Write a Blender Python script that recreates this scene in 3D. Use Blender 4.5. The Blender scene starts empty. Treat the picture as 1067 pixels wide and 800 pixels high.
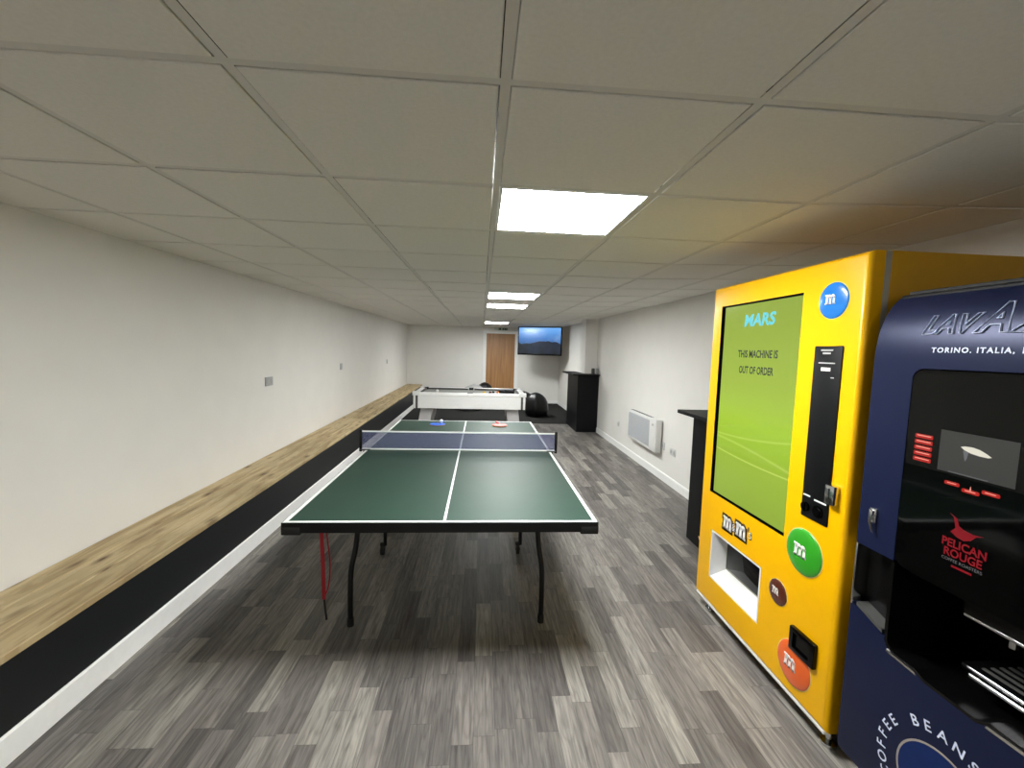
import bpy, bmesh, math, random
from mathutils import Matrix, Vector
random.seed(7)
scn = bpy.context.scene
COL = scn.collection
PI = math.pi

# ------------------------------------------------------------------ materials
def s2l(c):
    return tuple(((v/255)/12.92 if v/255 <= 0.04045 else ((v/255+0.055)/1.055)**2.4) for v in c) + (1.0,)

class NT:
    def __init__(self, name):
        self.m = bpy.data.materials.new(name); self.m.use_nodes = True
        self.t = self.m.node_tree; self.n = self.t.nodes; self.l = self.t.links
        self.b = self.n['Principled BSDF']
    def add(self, kind, **kw):
        nd = self.n.new(kind)
        for k, v in kw.items():
            if k.startswith('i_'): nd.inputs[k[2:]].default_value = v
            else: setattr(nd, k, v)
        return nd
    def link(self, a, b): self.l.new(a, b)
    def math(self, op, a, b=None):
        nd = self.n.new('ShaderNodeMath'); nd.operation = op
        for i, v in enumerate((a, b)):
            if v is None: continue
            if isinstance(v, (int, float)): nd.inputs[i].default_value = v
            else: self.l.new(v, nd.inputs[i])
        return nd.outputs[0]
    def mix(self, fac, a, b, blend='MIX'):
        nd = self.n.new('ShaderNodeMix'); nd.data_type = 'RGBA'; nd.blend_type = blend
        for i, v in ((0, fac), (6, a), (7, b)):
            if isinstance(v, (int, float)): nd.inputs[i].default_value = v
            elif isinstance(v, tuple): nd.inputs[i].default_value = v
            else: self.l.new(v, nd.inputs[i])
        return nd.outputs[2]
    def ramp(self, fac, stops):
        nd = self.n.new('ShaderNodeValToRGB'); cr = nd.color_ramp
        while len(cr.elements) < len(stops): cr.elements.new(0.5)
        for e, (p, c) in zip(cr.elements, stops): e.position = p; e.color = c
        self.l.new(fac, nd.inputs[0]); return nd.outputs[0]

def mat(name, rgb, rough=0.5, metal=0.0, spec=0.5, var=0.06, nscale=30.0, coat=0.0, bump=0.0, bscale=200.0):
    """principled surface with a little procedural mottling"""
    k = NT(name)
    tc = k.add('ShaderNodeTexCoord')
    ns = k.add('ShaderNodeTexNoise'); ns.inputs['Scale'].default_value = nscale; ns.inputs['Detail'].default_value = 4
    k.link(tc.outputs['Object'], ns.inputs['Vector'])
    c = s2l(rgb)
    lo = tuple(v*(1-var) for v in c[:3]) + (1,); hi = tuple(min(1, v*(1+var)) for v in c[:3]) + (1,)
    col = k.ramp(ns.outputs['Fac'], [(0.3, lo), (0.7, hi)])
    k.link(col, k.b.inputs['Base Color'])
    k.b.inputs['Roughness'].default_value = rough; k.b.inputs['Metallic'].default_value = metal
    k.b.inputs['Specular IOR Level'].default_value = spec
    k.b.inputs['Coat Weight'].default_value = coat; k.b.inputs['Coat Roughness'].default_value = 0.08
    if bump:
        n2 = k.add('ShaderNodeTexNoise'); n2.inputs['Scale'].default_value = bscale; n2.inputs['Detail'].default_value = 3
        k.link(tc.outputs['Object'], n2.inputs['Vector'])
        bp = k.add('ShaderNodeBump'); bp.inputs['Strength'].default_value = bump; bp.inputs['Distance'].default_value = 0.004
        k.link(n2.outputs['Fac'], bp.inputs['Height']); k.link(bp.outputs[0], k.b.inputs['Normal'])
    return k.m

def emis(name, rgb, strength):
    k = NT(name)
    k.b.inputs['Base Color'].default_value = tuple(v*0.08 for v in s2l(rgb)[:3])+(1,)
    k.b.inputs['Emission Color'].default_value = s2l(rgb)
    k.b.inputs['Emission Strength'].default_value = strength
    k.b.inputs['Roughness'].default_value = 0.3
    return k.m

def floor_material():
    k = NT('grey_oak_vinyl')
    tc = k.add('ShaderNodeTexCoord'); sx = k.add('ShaderNodeSeparateXYZ'); k.link(tc.outputs['Object'], sx.inputs[0])
    X, Y = sx.outputs[0], sx.outputs[1]
    xs = k.math('DIVIDE', X, 0.090); ix = k.math('FLOOR', xs)
    w1 = k.add('ShaderNodeTexWhiteNoise', noise_dimensions='1D'); k.link(ix, w1.inputs['W'])
    ys = k.math('ADD', k.math('DIVIDE', Y, 0.46), k.math('MULTIPLY', w1.outputs['Value'], 9.37)); iy = k.math('FLOOR', ys)
    cv = k.add('ShaderNodeCombineXYZ'); k.link(ix, cv.inputs[0]); k.link(iy, cv.inputs[1])
    w2 = k.add('ShaderNodeTexWhiteNoise', noise_dimensions='2D'); k.link(cv.outputs[0], w2.inputs['Vector'])
    base = k.ramp(w2.outputs['Value'], [(0.0, s2l((88, 84, 82))), (0.3, s2l((106, 102, 99))), (0.6, s2l((121, 116, 112))), (0.85, s2l((133, 129, 124))), (1.0, s2l((143, 139, 132)))])
    # long grain, shifted per plank
    gv = k.add('ShaderNodeCombineXYZ')
    k.link(k.math('ADD', k.math('MULTIPLY', X, 60.0), k.math('MULTIPLY', w2.outputs['Value'], 57.0)), gv.inputs[0])
    k.link(k.math('MULTIPLY', Y, 3.4), gv.inputs[1]); k.link(k.math('MULTIPLY', w2.outputs['Value'], 31.0), gv.inputs[2])
    g = k.add('ShaderNodeTexNoise'); g.inputs['Scale'].default_value = 1.0; g.inputs['Detail'].default_value = 6; g.inputs['Roughness'].default_value = 0.62; g.inputs['Distortion'].default_value = 0.7
    k.link(gv.outputs[0], g.inputs['Vector'])
    gc = k.ramp(g.outputs['Fac'], [(0.32, (0.46, 0.45, 0.44, 1)), (0.5, (0.95, 0.95, 0.95, 1)), (0.66, (1.36, 1.35, 1.31, 1))])
    c1 = k.mix(0.85, base, gc, 'MULTIPLY')
    # broad cathedral rings
    rv = k.add('ShaderNodeCombineXYZ')
    k.link(k.math('MULTIPLY', X, 16.0), rv.inputs[0]); k.link(k.math('ADD', k.math('MULTIPLY', Y, 2.2), k.math('MULTIPLY', w2.outputs['Value'], 13.0)), rv.inputs[1])
    r = k.add('ShaderNodeTexNoise'); r.inputs['Scale'].default_value = 1.0; r.inputs['Detail'].default_value = 2
    k.link(rv.outputs[0], r.inputs['Vector'])
    rings = k.math('SINE', k.math('MULTIPLY', r.outputs['Fac'], 48.0))
    rc = k.ramp(k.math('ADD', k.math('MULTIPLY', rings, 0.5), 0.5), [(0.0, (0.66, 0.65, 0.65, 1)), (0.35, (1, 1, 1, 1)), (1.0, (1.16, 1.16, 1.14, 1))])
    c2 = k.mix(0.42, c1, rc, 'MULTIPLY')
    # plank joints
    fx = k.math('FRACT', xs); fy = k.math('FRACT', ys)
    ex = k.math('LESS_THAN', k.math('MINIMUM', fx, k.math('SUBTRACT', 1.0, fx)), 0.012)
    ey = k.math('LESS_THAN', k.math('MINIMUM', fy, k.math('SUBTRACT', 1.0, fy)), 0.003)
    e = k.math('MULTIPLY', k.math('MAXIMUM', ex, ey), 0.45)
    c3 = k.mix(e, c2, (0.045, 0.043, 0.042, 1))
    k.link(c3, k.b.inputs['Base Color'])
    k.b.inputs['Roughness'].default_value = 0.46; k.b.inputs['Specular IOR Level'].default_value = 0.35
    bp = k.add('ShaderNodeBump'); bp.inputs['Strength'].default_value = 0.12; bp.inputs['Distance'].default_value = 0.002
    k.link(g.outputs['Fac'], bp.inputs['Height']); k.link(bp.outputs[0], k.b.inputs['Normal'])
    return k.m

def pine_material(seed):
    k = NT('pine_board')
    tc = k.add('ShaderNodeTexCoord'); sx = k.add('ShaderNodeSeparateXYZ'); k.link(tc.outputs['Object'], sx.inputs[0])
    X, Y, Z = sx.outputs
    v = k.add('ShaderNodeCombineXYZ')
    k.link(k.math('ADD', k.math('MULTIPLY', X, 13.0), seed*3.1), v.inputs[0]); k.link(k.math('ADD', k.math('MULTIPLY', Y, 1.3), seed*7.7), v.inputs[1]); k.link(Z, v.inputs[2])
    n = k.add('ShaderNodeTexNoise'); n.inputs['Scale'].default_value = 1.0; n.inputs['Detail'].default_value = 5; n.inputs['Roughness'].default_value = 0.6; n.inputs['Distortion'].default_value = 1.1
    k.link(v.outputs[0], n.inputs['Vector'])
    base = k.ramp(n.outputs['Fac'], [(0.25, s2l((128, 102, 70))), (0.40, s2l((172, 150, 112))), (0.55, s2l((198, 178, 138))), (0.75, s2l((214, 197, 160)))])
    rings = k.math('SINE', k.math('MULTIPLY', n.outputs['Fac'], 55.0))
    rc = k.ramp(k.math('ADD', k.math('MULTIPLY', rings, 0.5), 0.5), [(0.0, (0.72, 0.66, 0.58, 1)), (0.5, (1, 1, 1, 1))])
    c = k.mix(0.28, base, rc, 'MULTIPLY')
    # knots
    kv = k.add('ShaderNodeCombineXYZ'); k.link(k.math('ADD', k.math('MULTIPLY', X, 9.0), seed*1.7), kv.inputs[0]); k.link(k.math('ADD', k.math('MULTIPLY', Y, 3.4), seed*5.3), kv.inputs[1])
    vo = k.add('ShaderNodeTexVoronoi'); vo.inputs['Scale'].default_value = 1.0; k.link(kv.outputs[0], vo.inputs['Vector'])
    kf = k.ramp(vo.outputs['Distance'], [(0.04, (1, 1, 1, 1)), (0.11, (0.55, 0.55, 0.55, 1)), (0.26, (0, 0, 0, 1))])
    # greenish-brown weathering stains
    st = k.add('ShaderNodeTexNoise'); st.inputs['Scale'].default_value = 1.7; st.inputs['Detail'].default_value = 3
    k.link(tc.outputs['Object'], st.inputs['Vector'])
    sf = k.ramp(st.outputs['Fac'], [(0.45, (0, 0, 0, 1)), (0.75, (0.7, 0.7, 0.7, 1))])
    c = k.mix(sf, c, k.mix(0.5, c, s2l((118, 104, 66)), 'MIX'))
    c = k.mix(kf, c, s2l((84, 58, 34)))
    k.link(c, k.b.inputs['Base Color']); k.b.inputs['Roughness'].default_value = 0.55; k.b.inputs['Specular IOR Level'].default_value = 0.3
    return k.m

def door_material():
    k = NT('oak_veneer')
    tc = k.add('ShaderNodeTexCoord'); mp = k.add('ShaderNodeMapping'); mp.inputs['Scale'].default_value = (16, 16, 1.0)
    k.link(tc.outputs['Object'], mp.inputs[0])
    n = k.add('ShaderNodeTexNoise'); n.inputs['Scale'].default_value = 1.0; n.inputs['Detail'].default_value = 5; n.inputs['Distortion'].default_value = 0.6
    k.link(mp.outputs[0], n.inputs['Vector'])
    c = k.ramp(n.outputs['Fac'], [(0.3, s2l((141, 99, 58))), (0.6, s2l((166, 121, 74))), (0.8, s2l((178, 134, 86)))])
    k.link(c, k.b.inputs['Base Color']); k.b.inputs['Roughness'].default_value = 0.45
    return k.m

def vending_screen_material():
    """lit display: lime green artwork with soft light curves low down"""
    k = NT('lime_display')
    tc = k.add('ShaderNodeTexCoord'); sx = k.add('ShaderNodeSeparateXYZ'); k.link(tc.outputs['Object'], sx.inputs[0])
    Y, Z = sx.outputs[1], sx.outputs[2]
    t = k.math('DIVIDE', k.math('SUBTRACT', Z, 0.78), 1.115)
    c = k.ramp(t, [(0.0, s2l((146, 172, 58))), (0.22, s2l((154, 184, 54))), (0.34, s2l((160, 196, 44))), (0.42, s2l((166, 202, 48))), (0.62, s2l((158, 184, 52))), (1.0, s2l((146, 168, 62)))])
    u = k.math('SUBTRACT', Y, 0.1)
    def curve(z0, a, b, w, amt, c):
        f = k.math('ADD', k.math('ADD', z0, k.math('MULTIPLY', u, a)), k.math('MULTIPLY', k.math('MULTIPLY', u, u), b))
        d = k.math('ABSOLUTE', k.math('SUBTRACT', Z, f))
        m = k.math('MULTIPLY', k.math('SUBTRACT', 1.0, k.math('MINIMUM', k.math('DIVIDE', d, w), 1.0)), amt)
        return k.mix(m, c, s2l((205, 226, 104)))
    c = curve(1.045, 0.03, 0.10, 0.006, 0.8, c)
    c = curve(1.17, -0.10, 0.15, 0.008, 0.5, c)
    c = curve(1.115, 0.10, -0.10, 0.010, 0.45, c)
    k.b.inputs['Base Color'].default_value = (0.01, 0.012, 0.01, 1); k.link(c, k.b.inputs['Emission Color'])
    k.b.inputs['Emission Strength'].default_value = 1.0; k.b.inputs['Roughness'].default_value = 0.12
    return k.m

def tv_screen_material():
    """TV picture: blue sky with soft clouds over dark hills"""
    k = NT('television_picture')
    tc = k.add('ShaderNodeTexCoord'); sx = k.add('ShaderNodeSeparateXYZ'); k.link(tc.outputs['Object'], sx.inputs[0])
    X, Z = sx.outputs[0], sx.outputs[2]
    n = k.add('ShaderNodeTexNoise'); n.inputs['Scale'].default_value = 3.2; n.inputs['Detail'].default_value = 5
    k.link(tc.outputs['Object'], n.inputs['Vector'])
    t = k.math('DIVIDE', k.math('ADD', Z, 0.34), 0.68)
    sky = k.ramp(t, [(0.3, s2l((52, 88, 140))), (0.6, s2l((62, 122, 196))), (1.0, s2l((116, 180, 250)))])
    cl = k.ramp(n.outputs['Fac'], [(0.5, (0, 0, 0, 1)), (0.75, (0.35, 0.35, 0.35, 1))])
    sky = k.mix(cl, sky, s2l((160, 190, 225)))
    h = k.math('ADD', k.math('MULTIPLY', k.math('SINE', k.math('ADD', k.math('MULTIPLY', X, 6.0), 0.6)), 0.035), k.math('MULTIPLY', n.outputs['Fac'], 0.20))
    hill = k.math('LESS_THAN', Z, k.math('SUBTRACT', h, 0.14))
    hc = k.ramp(n.outputs['Fac'], [(0.3, s2l((8, 12, 24))), (0.7, s2l((24, 37, 64)))])
    c = k.mix(hill, sky, hc)
    k.b.inputs['Base Color'].default_value = (0.01, 0.012, 0.01, 1); k.link(c, k.b.inputs['Emission Color'])
    k.b.inputs['Emission Strength'].default_value = 1.0; k.b.inputs['Roughness'].default_value = 0.2
    return k.m

def net_material():
    k = NT('net_mesh')
    tr = k.add('ShaderNodeBsdfTransparent'); mx = k.add('ShaderNodeMixShader'); mx.inputs[0].default_value = 0.46
    k.b.inputs['Base Color'].default_value = s2l((96, 101, 136)); k.b.inputs['Roughness'].default_value = 0.8
    k.link(tr.outputs[0], mx.inputs[1]); k.link(k.b.outputs[0], mx.inputs[2])
    k.link(mx.outputs[0], k.n['Material Output'].inputs['Surface'])
    return k.m

M = dict(
    wall=mat('white_wall_paint', (229, 227, 222), 0.6, var=0.015, nscale=4, spec=0.3, bump=0.08, bscale=120),
    tile=mat('ceiling_tile', (226, 224, 217), 0.85, var=0.03, nscale=90, spec=0.2, bump=0.1, bscale=260),
    tee=mat('ceiling_grid_white', (214, 212, 206), 0.7, spec=0.2, var=0.02),
    void=mat('ceiling_void', (40, 40, 39), 0.9),
    white=mat('white_gloss', (238, 238, 236), 0.35, var=0.02),
    panel_white=mat('white_plastic', (220, 220, 218), 0.4, var=0.02),
    floor=floor_material(), pine0=pine_material(0.0), pine1=pine_material(1.3), pine2=pine_material(2.9),
    navy=mat('dark_navy_paint', (13, 16, 19), 0.5, var=0.05),
    black=mat('black_steel', (8, 8, 9), 0.42, spec=0.3, var=0.05),
    blackmat=mat('black_satin', (10, 11, 13), 0.5, spec=0.16, var=0.05),
    rubber=mat('black_rubber', (14, 14, 14), 0.7),
    carpet=mat('charcoal_carpet', (36, 36, 35), 0.95, var=0.25, nscale=160, spec=0.1, bump=0.4, bscale=400),
    door=door_material(),
    green=mat('table_green', (34, 58, 48), 0.5, var=0.03, nscale=8, spec=0.28),
    line=mat('white_line_paint', (228, 230, 228), 0.4, var=0.01),
    net=net_material(),
    red=mat('red_webbing', (160, 22, 34), 0.6),
    blue_rub=mat('blue_rubber', (30, 92, 200), 0.45), red_rub=mat('red_rubber', (206, 62, 62), 0.45),
    bat_wood=mat('pale_bat_wood', (196, 160, 112), 0.5, var=0.12),
    ball=mat('white_celluloid', (240, 240, 236), 0.4),
    cloth=mat('grey_cloth', (150, 150, 146), 0.9, var=0.04),
    greypl=mat('grey_leg_panel', (172, 170, 170), 0.5, var=0.03),
    darkgrey=mat('dark_grey_trim', (70, 70, 68), 0.45),
    bag=mat('black_leatherette', (10, 10, 11), 0.42, spec=0.35, var=0.1, bump=0.3, bscale=14),
    greybag=mat('grey_fabric', (112, 112, 110), 0.8, var=0.1),
    yellow=mat('yellow_powder_coat', (235, 176, 0), 0.32, var=0.01, coat=0.05, spec=0.25),
    amber=mat('yellow_cabinet_side', (222, 166, 4), 0.4, var=0.02),
    gasket=mat('grey_gasket', (176, 170, 156), 0.5), 
    screen=vending_screen_material(), tv=tv_screen_material(),
    glassblack=mat('black_gloss_panel', (4, 4, 4), 0.06, var=0.02, spec=0.22),
    ptext=mat('pale_print', (214, 214, 210), 0.5),
    chrome=mat('chrome', (205, 205, 205), 0.16, metal=1.0, var=0.02),
    lblue=mat('blue_gloss', (20, 112, 196), 0.25, coat=0.5, var=0.02), lgreen=mat('green_gloss', (48, 150, 34), 0.25, coat=0.5, var=0.02),
    lbrown=mat('brown_gloss', (84, 40, 26), 0.25, coat=0.5, var=0.02), lorange=mat('orange_gloss', (222, 92, 26), 0.25, coat=0.5, var=0.02),
    lpink=mat('pale_pink_sticker', (240, 196, 160), 0.4), rim=mat('pale_rim', (225, 200, 120), 0.4),
    brownink=mat('dark_brown_print', (46, 24, 16), 0.5), whiteink=mat('white_print', (238, 236, 230), 0.5),
    blackink=mat('black_print', (28, 40, 18), 0.6),
    coffee_blue=mat('deep_blue_panel', (23, 30, 60), 0.36, metal=0.25, spec=0.25, var=0.03), disc_blue=mat('bright_blue_print', (20, 42, 96), 0.36, metal=0.3, spec=0.25),
    silverprint=mat('silver_print', (186, 196, 226), 0.45), paleprint=mat('white_blue_print', (206, 214, 236), 0.45), ringprint=mat('warm_silver_print', (150, 142, 138), 0.4),
    redlit=emis('red_lit_key', (214, 34, 28), 0.55), redlogo=emis('red_lit_logo', (176, 20, 38), 0.42), pinklit=emis('pink_lit_text', (255, 168, 150), 0.8),
    whitelit=emis('white_lit_text', (150, 150, 150), 0.35),
    cyanlit=emis('cyan_lit_text', (104, 214, 226), 0.85), greyscreen=emis('grey_display', (62, 62, 60), 0.75), cupwhite=emis('display_white', (226, 222, 206), 0.9), cupgrey=emis('display_pale_grey', (120, 122, 126), 0.6),
    darkglass=mat('smoked_window', (13, 13, 12), 0.16, spec=0.16),
    bay=mat('bay_black_plastic', (6, 6, 6), 0.25, spec=0.3),
    alu=mat('lamp_frame', (226, 226, 222), 0.4),
    signgreen=mat('sign_green', (46, 74, 58), 0.4), signwhite=mat('sign_white', (205, 208, 200), 0.4),
    grille=mat('grey_heater_grille', (178, 181, 184), 0.5, var=0.03),
    byellow=mat('yellow_ball', (226, 188, 60), 0.2), bmaroon=mat('maroon_ball', (90, 32, 26), 0.2), bblack=mat('black_ball', (18, 18, 18), 0.2), borange=mat('orange_ball', (206, 130, 80), 0.2),
    can=mat('dark_can', (48, 44, 40), 0.3), cangrey=mat('grey_can', (130, 132, 134), 0.3),
    socket=mat('socket_white', (206, 206, 204), 0.35), socketgrey=mat('socket_face_grey', (176, 176, 176), 0.35),
)

# ------------------------------------------------------------------ mesh builder
WM = {}
class MB:
    def __init__(self): self.bm = bmesh.new(); self.mi = 0
    def _new(self, before):
        for f in self.bm.faces:
            if f.index == -1 or f not in before: f.material_index = self.mi
    def _tag(self, n0):
        self.bm.faces.ensure_lookup_table()
        for f in self.bm.faces[n0:]: f.material_index = self.mi
    def box(self, x0, x1, y0, y1, z0, z1, bev=0.0, seg=2, only=None, X=None):
        t = bmesh.new()
        r = bmesh.ops.create_cube(t, size=1.0)
        for v in t.verts:
            v.co = Vector((x0+(v.co.x+.5)*(x1-x0), y0+(v.co.y+.5)*(y1-y0), z0+(v.co.z+.5)*(z1-z0)))
        if bev:
            es = [e for e in t.edges if only is None or only(e)]
            bmesh.ops.bevel(t, geom=es, offset=bev, segments=seg, profile=0.5, affect='EDGES')
        self.join(t, X); return self
    def join(self, t, X=None):
        if X is not None: bmesh.ops.transform(t, matrix=X, verts=t.verts)
        bmesh.ops.recalc_face_normals(t, faces=t.faces)
        n0 = len(self.bm.faces); mp = {}
        for v in t.verts: mp[v] = self.bm.verts.new(v.co)
        for f in t.faces:
            try:
                nf = self.bm.faces.new([mp[v] for v in f.verts]); nf.material_index = self.mi
            except ValueError: pass
        t.free(); return self
    def prism(self, pts, axis, a, b, bev=0.0, seg=2, X=None):
        """extrude a 2D outline along an axis: x -> (y,z), y -> (x,z), z -> (x,y)"""
        def P(p, h):
            return {'x': (h, p[0], p[1]), 'y': (p[0], h, p[1]), 'z': (p[0], p[1], h)}[axis]
        t = bmesh.new()
        lo = [t.verts.new(P(p, a)) for p in pts]; hi = [t.verts.new(P(p, b)) for p in pts]
        t.faces.new(lo); t.faces.new(hi[::-1])
        n = len(pts)
        for i in range(n): t.faces.new((lo[i], hi[i], hi[(i+1) % n], lo[(i+1) % n]))
        if bev:
            bmesh.ops.bevel(t, geom=list(t.edges), offset=bev, segments=seg, profile=0.5, affect='EDGES')
        self.join(t, X); return self
    def cyl(self, p0, p1, r, r1=None, n=20, X=None):
        p0, p1 = Vector(p0), Vector(p1); d = p1-p0
        t = bmesh.new()
        bmesh.ops.create_cone(t, cap_ends=True, segments=n, radius1=r, radius2=r if r1 is None else r1, depth=d.length)
        q = Vector((0, 0, 1)).rotation_difference(d.normalized()).to_matrix().to_4x4()
        bmesh.ops.transform(t, matrix=Matrix.Translation((p0+p1)/2) @ q, verts=t.verts)
        self.join(t, X); return self
    def lathe(self, prof, n=28, X=None, ring=False):
        """profile of (r,z) spun about z"""
        t = bmesh.new(); rings = []
        if ring: prof = list(prof)
        for r, z in prof:
            rings.append([t.verts.new((r*math.cos(2*PI*i/n), r*math.sin(2*PI*i/n), z)) for i in range(n)] if r > 1e-6 else [t.verts.new((0, 0, z))])
        for A, B in zip(rings, rings[1:]+([rings[0]] if ring else [])):
            for i in range(n):
                j = (i+1) % n
                if len(A) == 1 and len(B) == 1: continue
                if len(A) == 1: t.faces.new((A[0], B[i], B[j]))
                elif len(B) == 1: t.faces.new((A[i], A[j], B[0]))
                else: t.faces.new((A[i], A[j], B[j], B[i]))
        if not ring and len(rings[0]) > 1: t.faces.new(rings[0][::-1])
        if not ring and len(rings[-1]) > 1: t.faces.new(rings[-1])
        self.join(t, X); return self
    def tube(self, pts, r, n=10, smooth=True, flat=1.0, X=None):
        pts = [Vector(p) for p in pts]
        if smooth and len(pts) > 2:
            out = []
            for i in range(len(pts)-1):
                p0 = pts[max(i-1, 0)]; p1 = pts[i]; p2 = pts[i+1]; p3 = pts[min(i+2, len(pts)-1)]
                for s in range(6):
                    u = s/6
                    out.append(0.5*((2*p1)+(-p0+p2)*u+(2*p0-5*p1+4*p2-p3)*u*u+(-p0+3*p1-3*p2+p3)*u**3))
            pts = out+[pts[-1]]
        t = bmesh.new(); rings = []
        ref = Vector((0, 1, 0)) if abs((pts[1]-pts[0]).normalized().y) < 0.9 else Vector((1, 0, 0))
        for i, p in enumerate(pts):
            d = (pts[min(i+1, len(pts)-1)]-pts[max(i-1, 0)]).normalized()
            a = d.cross(ref).normalized(); b = d.cross(a).normalized()
            rings.append([t.verts.new(p+a*r*math.cos(2*PI*k/n)+b*r*flat*math.sin(2*PI*k/n)) for k in range(n)])
        for A, B in zip(rings, rings[1:]):
            for k in range(n): t.faces.new((A[k], A[(k+1) % n], B[(k+1) % n], B[k]))
        t.faces.new(rings[0][::-1]); t.faces.new(rings[-1])
        self.join(t, X); return self
    def ball(self, c, r, sx=1, sy=1, sz=1, n=20):
        t = bmesh.new(); bmesh.ops.create_uvsphere(t, u_segments=n, v_segments=n//2, radius=r)
        bmesh.ops.transform(t, matrix=Matrix.Translation(c) @ Matrix.Diagonal((sx, sy, sz, 1)), verts=t.verts)
        self.join(t); return self
    def mesh(self, me, X):
        t = bmesh.new(); t.from_mesh(me); bmesh.ops.transform(t, matrix=X, verts=t.verts)
        n0 = len(self.bm.faces); mp = {v: self.bm.verts.new(v.co) for v in t.verts}
        for f in t.faces:
            try: self.bm.faces.new([mp[v] for v in f.verts]).material_index = self.mi
            except ValueError: pass
        t.free(); return self
    def build(self, name, m, parent=None, smooth=35, local=False, cuts=None):
        me = bpy.data.meshes.new(name)
        if parent is not None and not local:
            bmesh.ops.transform(self.bm, matrix=WM[parent.name].inverted(), verts=self.bm.verts)
        self.bm.to_mesh(me); self.bm.free()
        o = bpy.data.objects.new(name, me); COL.objects.link(o)
        for x in (m if isinstance(m, (list, tuple)) else [m]): me.materials.append(x)
        if parent is not None: o.parent = parent; WM[o.name] = WM[parent.name].copy()
        else: WM[o.name] = Matrix.Identity(4)
        if cuts:
            tmp = []
            for c in cuts:
                cm = bpy.data.meshes.new('cut'); 
                if parent is not None and not local: bmesh.ops.transform(c.bm, matrix=WM[parent.name].inverted(), verts=c.bm.verts)
                c.bm.to_mesh(cm); c.bm.free()
                co = bpy.data.objects.new('cut', cm); COL.objects.link(co)
                if parent is not None: co.parent = parent
                md = o.modifiers.new('b', 'BOOLEAN'); md.operation = 'DIFFERENCE'; md.solver = 'EXACT'; md.object = co; tmp.append(co)
            bpy.context.view_layer.update()
            dg = bpy.context.evaluated_depsgraph_get()
            nm = bpy.data.meshes.new_from_object(o.evaluated_get(dg))
            o.modifiers.clear(); o.data = nm; nm.name = name; bpy.data.meshes.remove(me); me = nm
            for co in tmp: cm = co.data; bpy.data.objects.remove(co); bpy.data.meshes.remove(cm)
        if smooth:
            for p in me.polygons: p.use_smooth = True
            me.set_sharp_from_angle(angle=math.radians(smooth))
        return o

def tag(o, label=None, cat=None, group=None, kind=None):
    for k, v in (('label', label), ('category', cat), ('group', group), ('kind', kind)):
        if v: o[k] = v
    return o
def thing(name, label, cat, loc=(0, 0, 0), rz=0.0, group=None, R=None):
    o = bpy.data.objects.new(name, None); COL.objects.link(o); o.empty_display_size = 0.1
    X = Matrix.Translation(loc) @ (R if R is not None else Matrix.Rotation(rz, 4, 'Z'))
    o.matrix_world = X; WM[o.name] = X
    return tag(o, label, cat, group)
def copy_tree(o, parent=None):
    c = o.copy(); COL.objects.link(c)
    if parent: c.parent = parent
    for ch in list(o.children): copy_tree(ch, c)
    return c

def text_mesh(s, size=1.0, bold=0.0, xs=1.0, shear=0.0, outline=0.0, align='CENTER', space=1.0, ext=0.0):
    cu = bpy.data.curves.new('txt', 'FONT'); cu.body = s; cu.size = size; cu.align_x = align; cu.align_y = 'CENTER'
    cu.offset = bold; cu.shear = shear; cu.space_character = space; cu.resolution_u = 3; cu.extrude = ext
    if outline: cu.fill_mode = 'NONE'; cu.bevel_depth = outline; cu.bevel_resolution = 1
    ob = bpy.data.objects.new('txt', cu); COL.objects.link(ob)
    bpy.context.view_layer.update()
    me = bpy.data.meshes.new_from_object(ob.evaluated_get(bpy.context.evaluated_depsgraph_get()))
    bpy.data.objects.remove(ob); bpy.data.curves.remove(cu)
    for v in me.vertices: v.co.x *= xs
    return me
def extent(me):
    xs = [v.co.x for v in me.vertices]; ys = [v.co.y for v in me.vertices]
    return min(xs), max(xs), min(ys), max(ys)
def facing_room(x, y, z, rot=0.0, s=1.0):
    """frame for print on a front that faces -X: text runs towards -Y, up is +Z"""
    F = Matrix(((0, 0, -1, x), (-1, 0, 0, y), (0, 1, 0, z), (0, 0, 0, 1)))
    return F @ Matrix.Rotation(rot, 4, 'Z') @ Matrix.Diagonal((s, s, 1, 1))
def put_text(mb, s, x, y0, y1, zc, h, **kw):
    """fit a word between y0 (start, larger) and y1 with cap height h"""
    me = text_mesh(s, **kw); a, b, c, d = extent(me)
    X = facing_room(x, (y0+y1)/2, zc) @ Matrix.Diagonal(((y0-y1)/(b-a), h/(d-c), 1, 1)) @ Matrix.Translation((-(a+b)/2, -(c+d)/2, 0))
    mb.mesh(me, X); bpy.data.meshes.remove(me)

# ================================================================== ROOM
XL, XR, YB, YF = -2.19, 2.34, 12.6, -4.6
def cz(y, x=0.0): return 2.204+0.0043*(y-1.0)+max(0.0, x-1.24)*0.032
GX, GY, GP = 0.0406, 0.99, 0.6
LIGHT_ROWS = [1, 6, 8, 15, -7]

mb = MB(); mb.box(XL-.1, XR+.1, YF-.1, YB+.1, -0.05, 0.0)
tag(mb.build('floor', M['floor'], smooth=0), 'grey oak-effect plank vinyl floor', None, kind='structure')
mb = MB(); mb.box(-1.742, XR-.02, 9.08, YB-.002, 0.0005, 0.006)
tag(mb.build('floor_carpet', M['carpet'], smooth=0), 'charcoal carpet at the far end of the room', None, kind='structure')

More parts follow.
